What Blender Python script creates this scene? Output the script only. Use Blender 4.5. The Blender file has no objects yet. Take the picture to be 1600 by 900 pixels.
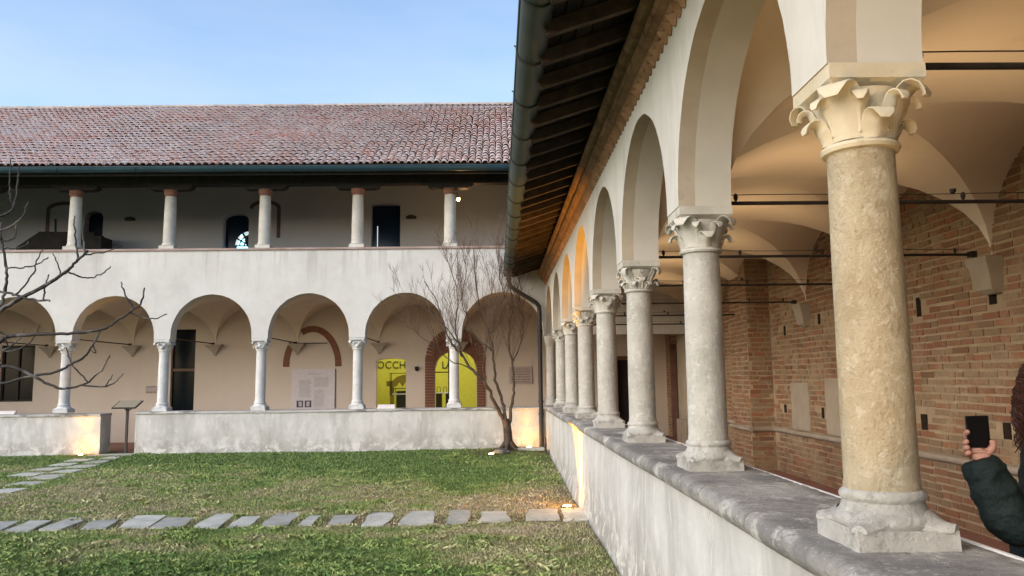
import bpy, bmesh, math, random
import numpy as np
from mathutils import Vector, Matrix
R = math.radians
random.seed(7); rng = np.random.default_rng(7)
SC = bpy.context.scene
COL = SC.collection

# ------------------------------------------------------------------ camera
CAMZ = 1.6
FPX, PITCH, YAW, ROLL = 1231.8, 0.1171, 0.0197, 0.0119
cy, sy, cp, sp, cr, sr = math.cos(YAW), math.sin(YAW), math.cos(PITCH), math.sin(PITCH), math.cos(ROLL), math.sin(ROLL)
_r0 = Vector((cy, -sy, 0)); _f0 = Vector((sy, cy, 0)); _z = Vector((0, 0, 1))
_fwd = cp * _f0 + sp * _z; _up1 = -sp * _f0 + cp * _z
_right = cr * _r0 - sr * _up1; _up = sr * _r0 + cr * _up1
cam_d = bpy.data.cameras.new('camera'); cam = bpy.data.objects.new('camera', cam_d); COL.objects.link(cam)
m = Matrix.Identity(4)
for i in range(3):
    m[i][0], m[i][1], m[i][2] = _right[i], _up[i], -_fwd[i]
m[2][3] = CAMZ
cam.matrix_world = m
cam_d.sensor_width = 36; cam_d.lens = FPX / 1600 * 36; cam_d.clip_start = 0.05; cam_d.clip_end = 2000
SC.camera = cam

# ------------------------------------------------------------------ sky, sun, exposure
SUN_EL, SUN_AZ = 28, 232          # degrees; azimuth clockwise from +Y: left of and behind the camera
wd = bpy.data.worlds.new('World'); SC.world = wd; wd.use_nodes = True
wn = wd.node_tree.nodes; wl = wd.node_tree.links
sky = wn.new('ShaderNodeTexSky'); sky.sky_type = 'NISHITA'; sky.sun_disc = False
sky.sun_elevation = R(SUN_EL); sky.sun_rotation = R(SUN_AZ)
sky.air_density = 1.0; sky.dust_density = 1.8; sky.ozone_density = 1.0
_tc = wn.new('ShaderNodeTexCoord'); _mp = wn.new('ShaderNodeMapping'); _mp.inputs['Scale'].default_value = (1, 1, 3.5)
_nz = wn.new('ShaderNodeTexNoise'); _nz.inputs['Scale'].default_value = 2.2; _nz.inputs['Detail'].default_value = 6; _nz.inputs['Roughness'].default_value = 0.55
_mr = wn.new('ShaderNodeMapRange'); _mr.inputs[1].default_value = 0.4; _mr.inputs[2].default_value = 0.75; _mr.inputs[3].default_value = 1.0; _mr.inputs[4].default_value = 0.74
_hs = wn.new('ShaderNodeHueSaturation'); _hs.inputs['Value'].default_value = 1.06
wl.new(_tc.outputs['Generated'], _mp.inputs[0]); wl.new(_mp.outputs[0], _nz.inputs['Vector']); wl.new(_nz.outputs[0], _mr.inputs[0]); wl.new(_mr.outputs[0], _hs.inputs['Saturation'])
wl.new(sky.outputs[0], _hs.inputs['Color']); wl.new(_hs.outputs[0], wn['Background'].inputs[0]); wn['Background'].inputs[1].default_value = 0.13
sd = bpy.data.lights.new('sun', 'SUN'); sd.energy = 0.5; sd.angle = R(60); sd.color = (1, 0.975, 0.95)
sun = bpy.data.objects.new('sun', sd); COL.objects.link(sun)
_a, _e = R(SUN_AZ), R(SUN_EL)
_sd = Vector((math.sin(_a) * math.cos(_e), math.cos(_a) * math.cos(_e), math.sin(_e)))
sun.rotation_euler = (-_sd).to_track_quat('-Z', 'Y').to_euler(); sun.location = (-10, -10, 20)
SC.view_settings.view_transform = 'Standard'; SC.view_settings.look = 'None'
SC.view_settings.exposure = 1.22; SC.view_settings.gamma = 1
SC.cycles.max_bounces = 10; SC.cycles.diffuse_bounces = 8
SC.cycles.use_denoising = True


# ------------------------------------------------------------------ pixel helpers (photograph pixels, 1600 x 900)
def ray(px, py):
    u, v = px - 800, 450 - py
    d = (_right * (u / FPX) + _up * (v / FPX) + _fwd)
    return d
def at(px, py, X=None, Y=None, Z=None):
    d = ray(px, py)
    t = X / d.x if X is not None else (Y / d.y if Y is not None else (Z - CAMZ) / d.z)
    return Vector((d.x * t, d.y * t, d.z * t + CAMZ))
def proj(p):
    q = Vector(p) - Vector((0, 0, CAMZ)); w = q.dot(_fwd)
    if w < 0.05: return (-9999, -9999, w)
    return (800 + FPX * q.dot(_right) / w, 450 - FPX * q.dot(_up) / w, w)

# ------------------------------------------------------------------ materials
MATS = {}
def _nodes(name, rough=0.85, metal=0.0):
    mt = bpy.data.materials.new(name); mt.use_nodes = True; MATS[name] = mt
    nt = mt.node_tree; b = nt.nodes['Principled BSDF']
    b.inputs['Roughness'].default_value = rough; b.inputs['Metallic'].default_value = metal
    b.inputs['Specular IOR Level'].default_value = 0.3
    return mt, nt, b
def _n(nt, t, **kw):
    n = nt.nodes.new(t)
    for k, v in kw.items():
        if isinstance(k, str) and hasattr(n, k): setattr(n, k, v)
    return n
def _coord(nt, scale=(1, 1, 1)):
    g = _n(nt, 'ShaderNodeNewGeometry'); mp = _n(nt, 'ShaderNodeMapping'); mp.inputs['Scale'].default_value = scale
    nt.links.new(g.outputs['Position'], mp.inputs['Vector']); return mp.outputs[0]
def _noise(nt, vec, scale, detail=6, rough=0.6, dist=0.0):
    n = _n(nt, 'ShaderNodeTexNoise'); n.inputs['Scale'].default_value = scale; n.inputs['Detail'].default_value = detail
    n.inputs['Roughness'].default_value = rough; n.inputs['Distortion'].default_value = dist
    nt.links.new(vec, n.inputs['Vector']); return n.outputs[0]
def _range(nt, val, a, b, c=0.0, d=1.0):
    n = _n(nt, 'ShaderNodeMapRange'); n.clamp = True
    for i, v in zip((1, 2, 3, 4), (a, b, c, d)): n.inputs[i].default_value = v
    nt.links.new(val, n.inputs[0]); return n.outputs[0]
def _math(nt, op, a, b):
    n = _n(nt, 'ShaderNodeMath', operation=op)
    for i, v in enumerate((a, b)):
        if isinstance(v, (int, float)): n.inputs[i].default_value = v
        else: nt.links.new(v, n.inputs[i])
    return n.outputs[0]
def _mix(nt, fac, c1, c2, blend='MIX'):
    n = _n(nt, 'ShaderNodeMix', data_type='RGBA', blend_type=blend)
    for sock, v in ((n.inputs[0], fac), (n.inputs[6], c1), (n.inputs[7], c2)):
        if isinstance(v, (int, float)): sock.default_value = v
        elif isinstance(v, tuple): sock.default_value = (*v, 1)
        else: nt.links.new(v, sock)
    return n.outputs[2]
def _rand(nt):
    g = _n(nt, 'ShaderNodeNewGeometry'); o = _n(nt, 'ShaderNodeObjectInfo')
    s = _math(nt, 'ADD', g.outputs['Random Per Island'], o.outputs['Random'])
    return _math(nt, 'FRACT', s, 0.0)
def _bump(nt, b, h, strength, dist=0.01):
    n = _n(nt, 'ShaderNodeBump'); n.inputs['Strength'].default_value = strength; n.inputs['Distance'].default_value = dist
    nt.links.new(h, n.inputs['Height']); nt.links.new(n.outputs[0], b.inputs['Normal'])
def surf(name, c1, c2, scale=2.0, rough=0.85, bump=0.25, bscale=45, bdist=0.01, layers=(), rand=0.0, metal=0.0, lo=0.35, hi=0.65):
    """two tones mixed by noise, wear layers (colour, scale, xyz stretch, lo, hi, amount, z window) on top, fine relief"""
    mt, nt, b = _nodes(name, rough, metal)
    v = _coord(nt)
    col = _mix(nt, _range(nt, _noise(nt, v, scale, 8, 0.62), lo, hi), c1, c2)
    for (c, s, st, l, h, amt, zw) in layers:
        f = _range(nt, _noise(nt, _coord(nt, st), s, 9, 0.68, 0.3), l, h, 0, amt)
        if zw:
            sx = _n(nt, 'ShaderNodeSeparateXYZ'); g = _n(nt, 'ShaderNodeNewGeometry'); nt.links.new(g.outputs['Position'], sx.inputs[0])
            zz = _math(nt, 'ADD', sx.outputs[2], _math(nt, 'MULTIPLY', _noise(nt, v, 1.7, 6), zw[2]))
            f = _math(nt, 'MULTIPLY', f, _range(nt, zz, zw[0], zw[1]))
        col = _mix(nt, f, col, c)
    if rand:
        h = _n(nt, 'ShaderNodeHueSaturation'); nt.links.new(col, h.inputs['Color'])
        nt.links.new(_range(nt, _rand(nt), 0, 1, 1 - rand, 1 + rand), h.inputs['Value']); col = h.outputs[0]
    nt.links.new(col, b.inputs['Base Color'])
    if bump:
        h1 = _noise(nt, v, bscale, 8, 0.7); h2 = _noise(nt, v, bscale * 0.12, 4)
        _bump(nt, b, _math(nt, 'ADD', _math(nt, 'MULTIPLY', h1, 0.5), h2), bump, bdist)
    return mt
def flat(name, c, rough=0.6, metal=0.0):
    mt, nt, b = _nodes(name, rough, metal)
    v = _coord(nt)
    col = _mix(nt, _range(nt, _noise(nt, v, 9, 5), 0.3, 0.7), tuple(x * 0.88 for x in c), c)
    nt.links.new(col, b.inputs['Base Color']); return mt
def emit(name, c, strength):
    mt, nt, b = _nodes(name)
    b.inputs['Base Color'].default_value = (*c, 1); b.inputs['Emission Color'].default_value = (*c, 1)
    b.inputs['Emission Strength'].default_value = strength; return mt

S1 = (1, 1, 1); SV = (1, 1, 0.18)
surf('facade_plaster', (0.50, 0.49, 0.475), (0.58, 0.575, 0.56), 0.9, 0.9, 0.3, 30, 0.01,
     layers=[((0.46, 0.455, 0.44), 1.6, SV, 0.50, 0.72, 0.5, None), ((0.68, 0.675, 0.66), 4, S1, 0.45, 0.75, 0.35, None), ((0.40, 0.39, 0.37), 7, (1, 1, 0.5), 0.62, 0.72, 0.3, None), ((0.36, 0.345, 0.32), 4.5, (1, 1, 0.07), 0.52, 0.66, 0.6, (3.85, 4.75, 0.5))])
surf('wing_plaster', (0.50, 0.485, 0.45), (0.59, 0.575, 0.54), 1.1, 0.9, 0.25, 35, 0.008,
     layers=[((0.36, 0.34, 0.30), 2.6, SV, 0.50, 0.72, 0.55, None), ((0.62, 0.61, 0.58), 5, (1, 1, .5), 0.54, 0.66, 0.4, None)])
surf('soffit_plaster', (0.47, 0.45, 0.405), (0.56, 0.535, 0.485), 1.2, 0.9, 0.15, 30, 0.006)
surf('arch_band', (0.38, 0.325, 0.255), (0.45, 0.39, 0.31), 3.0, 0.9, 0.2, 40, 0.006,
     layers=[((0.20, 0.17, 0.14), 4.0, S1, 0.6, 0.75, 0.6, None)])
surf('vault_plaster', (0.67, 0.57, 0.45), (0.74, 0.645, 0.52), 0.7, 0.92, 0.12, 20, 0.006,
     layers=[((0.52, 0.39, 0.26), 1.4, S1, 0.55, 0.75, 0.4, None)])
surf('cloister_wall_plaster', (0.60, 0.50, 0.405), (0.655, 0.555, 0.46), 0.6, 0.92, 0.1, 20, 0.006,
     layers=[((0.55, 0.43, 0.34), 2.0, SV, 0.55, 0.75, 0.3, None)])
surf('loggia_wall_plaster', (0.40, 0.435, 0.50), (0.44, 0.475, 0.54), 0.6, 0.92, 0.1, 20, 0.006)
surf('parapet_plaster', (0.46, 0.455, 0.44), (0.58, 0.575, 0.56), 1.8, 0.92, 0.7, 26, 0.02,
     layers=[((0.33, 0.325, 0.305), 2.4, SV, 0.47, 0.62, 0.6, None), ((0.62, 0.61, 0.59), 6, (1, 1, .4), 0.54, 0.62, 0.6, None), ((0.27, 0.26, 0.235), 3.0, S1, 0.44, 0.54, 0.8, (0.85, 0.3, 0.5)),
             ((0.62, 0.60, 0.565), 5.5, S1, 0.55, 0.58, 0.85, (0.75, 0.4, 0.5)), ((0.22, 0.21, 0.185), 9, S1, 0.56, 0.62, 0.75, (0.6, 0.15, 0.4)), ((0.20, 0.195, 0.18), 14, (1, 1, .25), 0.64, 0.70, 0.6, None)])
surf('coping_stone', (0.28, 0.27, 0.255), (0.40, 0.385, 0.355), 3.5, 0.8, 1.0, 70, 0.02, rand=0.14,
     layers=[((0.14, 0.137, 0.135), 1.3, S1, 0.44, 0.58, 0.7, None), ((0.56, 0.55, 0.51), 4.0, (1, 0.7, 1), 0.53, 0.61, 0.85, None), ((0.17, 0.17, 0.16), 26, S1, 0.54, 0.64, 0.7, None), ((0.66, 0.65, 0.62), 38, S1, 0.60, 0.66, 0.7, None)])
surf('coping_far', (0.36, 0.355, 0.34), (0.48, 0.475, 0.45), 3, 0.85, 0.5, 50, 0.012, rand=0.12,
     layers=[((0.12, 0.12, 0.11), 2.6, (1, 1, 3), 0.50, 0.60, 0.85, None)])
surf('column_stone', (0.37, 0.355, 0.32), (0.49, 0.475, 0.435), 4.0, 0.85, 0.9, 60, 0.02, rand=0.07,
     layers=[((0.60, 0.59, 0.56), 20, S1, 0.54, 0.64, 0.6, None), ((0.24, 0.23, 0.205), 55, S1, 0.57, 0.66, 0.6, None), ((0.25, 0.24, 0.21), 11, S1, 0.62, 0.70, 0.7, None)])
surf('column_rough', (0.39, 0.32, 0.21), (0.51, 0.44, 0.315), 5.0, 0.88, 1.0, 55, 0.035,
     layers=[((0.60, 0.55, 0.44), 24, S1, 0.54, 0.64, 0.6, None), ((0.30, 0.24, 0.165), 60, S1, 0.56, 0.66, 0.65, None), ((0.22, 0.175, 0.12), 13, S1, 0.66, 0.72, 0.7, None)])
surf('column_far', (0.50, 0.50, 0.50), (0.61, 0.61, 0.61), 5.0, 0.85, 0.5, 50, 0.012, rand=0.08,
     layers=[((0.34, 0.335, 0.32), 7, S1, 0.56, 0.70, 0.55, None)])
surf('capital_stone', (0.50, 0.44, 0.32), (0.58, 0.52, 0.40), 5.0, 0.85, 0.5, 55, 0.008,
     layers=[((0.30, 0.22, 0.12), 9, S1, 0.60, 0.70, 0.6, None)])
surf('capital_grey', (0.42, 0.405, 0.36), (0.55, 0.53, 0.48), 6.0, 0.85, 0.5, 55, 0.008,
     layers=[((0.22, 0.20, 0.16), 9, S1, 0.56, 0.68, 0.65, None)])
surf('base_stone', (0.36, 0.35, 0.325), (0.48, 0.47, 0.44), 6.0, 0.88, 0.9, 55, 0.02, rand=0.06,
     layers=[((0.22, 0.21, 0.18), 7, S1, 0.52, 0.62, 0.65, None), ((0.60, 0.59, 0.56), 17, S1, 0.58, 0.66, 0.6, None), ((0.2, 0.19, 0.17), 50, S1, 0.57, 0.66, 0.6, None)])
surf('loggia_column', (0.46, 0.44, 0.40), (0.56, 0.545, 0.51), 6, 0.88, 0.4, 40, 0.01, rand=0.08)
surf('terracotta', (0.20, 0.095, 0.07), (0.27, 0.135, 0.10), 4, 0.85, 0.3, 40, 0.008, rand=0.12)
surf('cornice_terracotta', (0.17, 0.095, 0.052), (0.28, 0.17, 0.10), 6, 0.85, 0.4, 45, 0.01, rand=0.22,
     layers=[((0.42, 0.32, 0.22), 9, S1, 0.6, 0.7, 0.6, None), ((0.10, 0.06, 0.04), 5, S1, 0.58, 0.7, 0.6, None)])
surf('coping_brick', (0.27, 0.19, 0.165), (0.38, 0.30, 0.275), 2.2, 0.88, 0.4, 40, 0.01)
surf('old_brick_arch', (0.17, 0.075, 0.045), (0.24, 0.11, 0.07), 14, 0.9, 0.4, 50, 0.01)
surf('dark_brick_trace', (0.10, 0.075, 0.07), (0.14, 0.105, 0.10), 9, 0.9, 0.3, 50, 0.01)
surf('hole_shade_brick', (0.035, 0.024, 0.018), (0.06, 0.04, 0.03), 20, 0.95, 0.5, 40, 0.01)  # putlog hole lining: the shade inside is put into the near-black colour
surf('dark_wood', (0.030, 0.020, 0.014), (0.055, 0.036, 0.024), 7, 0.85, 0.4, 30, 0.008, rand=0.25)
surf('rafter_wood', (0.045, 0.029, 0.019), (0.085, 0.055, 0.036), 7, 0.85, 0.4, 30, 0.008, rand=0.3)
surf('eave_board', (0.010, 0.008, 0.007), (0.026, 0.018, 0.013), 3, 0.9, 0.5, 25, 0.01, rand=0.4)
surf('beam_wood', (0.020, 0.019, 0.020), (0.035, 0.032, 0.033), 7, 0.85, 0.3, 30, 0.008)
surf('gutter_metal', (0.036, 0.055, 0.053), (0.062, 0.082, 0.077), 1.2, 0.5, 0.1, 20, 0.004, metal=0.3,
     layers=[((0.14, 0.15, 0.12), 5, (1, 0.3, 1), 0.6, 0.75, 0.5, None)])
surf('gutter_far', (0.020, 0.055, 0.080), (0.032, 0.075, 0.10), 1.5, 0.45, 0.1, 20, 0.004, metal=0.2)
surf('iron', (0.012, 0.010, 0.009), (0.025, 0.02, 0.018), 10, 0.6, 0.2, 60, 0.003)
surf('rust_iron', (0.05, 0.028, 0.02), (0.08, 0.045, 0.03), 10, 0.7, 0.2, 60, 0.003)
surf('mortar', (0.31, 0.225, 0.135), (0.40, 0.305, 0.195), 4, 0.95, 0.8, 50, 0.015,
     layers=[((0.44, 0.385, 0.30), 5, S1, 0.6, 0.7, 0.7, None)])
surf('old_render', (0.31, 0.255, 0.185), (0.385, 0.32, 0.24), 2.5, 0.95, 0.6, 35, 0.012)
surf('slate_stone', (0.34, 0.345, 0.31), (0.49, 0.49, 0.45), 3.0, 0.75, 0.5, 40, 0.01, rand=0.22,
     layers=[((0.28, 0.27, 0.20), 4, S1, 0.52, 0.66, 0.65, None), ((0.15, 0.16, 0.07), 6, S1, 0.60, 0.68, 0.7, None), ((0.62, 0.62, 0.58), 12, S1, 0.60, 0.68, 0.5, None)])
surf('stepping_soil', (0.085, 0.055, 0.032), (0.13, 0.09, 0.05), 6, 0.95, 0.8, 40, 0.02,
     layers=[((0.08, 0.11, 0.025), 3, S1, 0.5, 0.62, 0.8, None)])
surf('floor_tile', (0.22, 0.105, 0.075), (0.29, 0.145, 0.105), 3, 0.7, 0.2, 30, 0.006)
surf('bark', (0.042, 0.031, 0.023), (0.10, 0.074, 0.055), 12, 0.9, 0.8, 60, 0.015)
surf('twig_bark', (0.085, 0.052, 0.034), (0.16, 0.10, 0.068), 3, 0.85, 0.2, 60, 0.004)
surf('fig_bark', (0.035, 0.028, 0.027), (0.20, 0.185, 0.17), 5, 0.7, 0.4, 60, 0.004, lo=0.52, hi=0.66)
surf('leaf_litter', (0.10, 0.06, 0.035), (0.20, 0.13, 0.08), 9, 0.9, 0.3, 40, 0.01, rand=0.4)
surf('grey_rock', (0.06, 0.06, 0.06), (0.14, 0.135, 0.13), 9, 0.85, 0.8, 30, 0.02)
flat('dark_glass', (0.006, 0.010, 0.014), 0.12)
flat('blue_glass', (0.008, 0.022, 0.055), 0.15)
MATS['dark_glass'].node_tree.nodes['Principled BSDF'].inputs['Specular IOR Level'].default_value = 0.12
flat('door_dark', (0.02, 0.012, 0.009), 0.6)
flat('frame_brown', (0.16, 0.09, 0.055), 0.6)
flat('lectern_metal', (0.05, 0.045, 0.045), 0.5, 0.3)
flat('lectern_panel', (0.30, 0.27, 0.21), 0.5)
flat('panel_board', (0.66, 0.60, 0.60), 0.6)
flat('print_grey', (0.50, 0.46, 0.47), 0.7)
flat('print_dark', (0.07, 0.06, 0.07), 0.7)
flat('white_trim', (0.78, 0.77, 0.75), 0.7)
flat('yellow_paint', (0.60, 0.57, 0.075), 0.8)
flat('exhibit_ochre', (0.22, 0.17, 0.02), 0.8)
flat('exhibit_dark', (0.035, 0.04, 0.02), 0.6)
flat('room_plaster', (0.6, 0.58, 0.5), 0.9)
flat('plaque_marble', (0.47, 0.38, 0.34), 0.6)
flat('plaque_letters', (0.20, 0.13, 0.11), 0.8)
surf('jacket_cloth', (0.005, 0.013, 0.013), (0.009, 0.021, 0.021), 8, 0.6, 1.0, 9, 0.05)
flat('jacket_lining', (0.012, 0.018, 0.02), 0.8)
flat('scarf_cloth', (0.075, 0.078, 0.065), 0.95)
flat('trouser_cloth', (0.02, 0.022, 0.03), 0.9)
flat('hair', (0.045, 0.015, 0.008), 0.55)
flat('skin', (0.48, 0.25, 0.19), 0.55)
flat('eye_white', (0.7, 0.68, 0.66), 0.3)
flat('phone_glass', (0.004, 0.004, 0.005), 0.4)
MATS['skin'].node_tree.nodes['Principled BSDF'].inputs['Subsurface Weight'].default_value = 0.1
emit('lamp_glow', (1, 0.62, 0.2), 40)
emit('bulb_glow', (1, 0.62, 0.25), 8)
emit('far_window_glow', (0.75, 0.95, 1.0), 0.3)

def make_brick_mat():
    mt, nt, b = _nodes('old_brick', 0.92)
    v = _coord(nt); r = _rand(nt)
    cr_ = _n(nt, 'ShaderNodeValToRGB'); e = cr_.color_ramp.elements
    e[0].color = (0.175, 0.095, 0.053, 1); e[1].color = (0.26, 0.18, 0.105, 1)
    for p, c in ((0.22, (0.28, 0.115, 0.06, 1)), (0.42, (0.22, 0.14, 0.083, 1)), (0.6, (0.33, 0.14, 0.07, 1)), (0.8, (0.24, 0.17, 0.102, 1))):
        x = cr_.color_ramp.elements.new(p); x.color = c
    nt.links.new(r, cr_.inputs[0])
    col = _mix(nt, _range(nt, _noise(nt, v, 18, 8, 0.7), 0.35, 0.7, 0, 0.5), cr_.outputs[0], (0.20, 0.12, 0.075))
    # lime smeared over the face in patches, thicker on some bricks
    sm = _math(nt, 'ADD', _noise(nt, v, 1.1, 8, 0.65), _math(nt, 'MULTIPLY', _math(nt, 'SUBTRACT', _math(nt, 'FRACT', _math(nt, 'MULTIPLY', r, 7.31), 0.0), 0.5), 0.12))
    sm2 = _math(nt, 'ADD', sm, _math(nt, 'MULTIPLY', _math(nt, 'SUBTRACT', _noise(nt, v, 22, 6, 0.7), 0.5), 0.45))
    col = _mix(nt, _range(nt, sm2, 0.48, 0.64, 0, 0.8), col, (0.345, 0.25, 0.15))
    nt.links.new(col, b.inputs['Base Color'])
    _bump(nt, b, _math(nt, 'ADD', _noise(nt, v, 60, 8, 0.7), _noise(nt, v, 12, 5)), 0.7, 0.012)
make_brick_mat()
def make_tile_mat():
    mt, nt, b = _nodes('roof_clay', 0.95); b.inputs['Specular IOR Level'].default_value = 0.05
    v = _coord(nt); r = _rand(nt)
    cr_ = _n(nt, 'ShaderNodeValToRGB'); e = cr_.color_ramp.elements
    e[0].color = (0.37, 0.27, 0.245, 1); e[1].color = (0.54, 0.47, 0.455, 1)
    for p, c in ((0.15, (0.43, 0.235, 0.195, 1)), (0.3, (0.47, 0.365, 0.34, 1)), (0.48, (0.46, 0.265, 0.225, 1)), (0.62, (0.41, 0.355, 0.345, 1)), (0.78, (0.52, 0.385, 0.355, 1)), (0.92, (0.46, 0.19, 0.13, 1))):
        x = cr_.color_ramp.elements.new(p); x.color = c
    nt.links.new(r, cr_.inputs[0])
    col = _mix(nt, _range(nt, _noise(nt, v, 0.55, 6), 0.42, 0.62, 0, 0.55), cr_.outputs[0], (0.42, 0.375, 0.37))
    col = _mix(nt, _range(nt, _noise(nt, v, 1.6, 7, 0.65), 0.46, 0.62, 0, 0.5), col, (0.58, 0.50, 0.485))
    col = _mix(nt, _range(nt, _noise(nt, v, 14, 6, 0.7), 0.58, 0.74, 0, 0.5), col, (0.22, 0.185, 0.18))
    gm = _n(nt, 'ShaderNodeBrightContrast'); gm.inputs['Bright'].default_value = 0.07; nt.links.new(col, gm.inputs['Color']); col = gm.outputs[0]
    nt.links.new(col, b.inputs['Base Color'])
    _bump(nt, b, _noise(nt, v, 40, 6, 0.7), 0.4, 0.008)
make_tile_mat()
def make_grass_mats():
    for name, dark in (('lawn_soil', True), ('grass_blade', False)):
        mt, nt, b = _nodes(name, 0.9 if dark else 0.6)
        v = _coord(nt)
        big = _noise(nt, v, 0.42, 5, 0.55, 0.4); mid = _noise(nt, _coord(nt, (1, 1.6, 1)), 1.7, 6, 0.65)
        f = _math(nt, 'ADD', _math(nt, 'MULTIPLY', big, 0.65), _math(nt, 'MULTIPLY', mid, 0.55))
        # worn and dry towards the right-hand parapet and along the stepping stones
        sx = _n(nt, 'ShaderNodeSeparateXYZ'); nt.links.new(v, sx.inputs[0])
        dry = _range(nt, sx.outputs[0], -1.6, 0.9, 0, 0.16)
        far = _range(nt, _math(nt, 'ADD', sx.outputs[1], _math(nt, 'MULTIPLY', sx.outputs[0], 0.55)), 10.0, 14.0, 0, -0.16)
        band = _math(nt, 'MULTIPLY', _range(nt, sx.outputs[1], 9.2, 10.2, 0, 0.10), _range(nt, sx.outputs[1], 15.5, 12.5, 0, 1))
        near = _range(nt, sx.outputs[1], 8.6, 7.2, 0, -0.10)
        f = _math(nt, 'ADD', f, _math(nt, 'ADD', dry, _math(nt, 'ADD', far, _math(nt, 'ADD', band, near))))
        rp = _n(nt, 'ShaderNodeValToRGB'); e = rp.color_ramp.elements
        k = 0.72 if dark else 1.4
        e[0].position = 0.52; e[0].color = (0.085 * k, 0.15 * k, 0.026 * k, 1)
        e[1].position = 0.82; e[1].color = (0.30 * k, 0.25 * k, 0.155 * k, 1)
        x = rp.color_ramp.elements.new(0.61); x.color = (0.15 * k, 0.215 * k, 0.042 * k, 1)
        x = rp.color_ramp.elements.new(0.70); x.color = (0.25 * k, 0.245 * k, 0.105 * k, 1)
        nt.links.new(f, rp.inputs[0]); col = rp.outputs[0]
        if not dark:
            g = _n(nt, 'ShaderNodeNewGeometry')
            h = _n(nt, 'ShaderNodeHueSaturation'); nt.links.new(col, h.inputs['Color']); h.inputs['Saturation'].default_value = 0.86
            nt.links.new(_range(nt, g.outputs['Random Per Island'], 0, 1, 0.6, 1.5), h.inputs['Value'])
            nt.links.new(_range(nt, _math(nt, 'FRACT', _math(nt, 'MULTIPLY', g.outputs['Random Per Island'], 17.3), 0.0), 0, 1, 0.47, 0.525), h.inputs['Hue'])
            col = h.outputs[0]
        else:
            col = _mix(nt, _range(nt, _noise(nt, v, 26, 7, 0.7), 0.4, 0.7, 0, 0.6), col, (0.07, 0.06, 0.025))
            _bump(nt, b, _noise(nt, v, 45, 6, 0.7), 0.8, 0.02)
        nt.links.new(col, b.inputs['Base Color'])
make_grass_mats()

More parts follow.
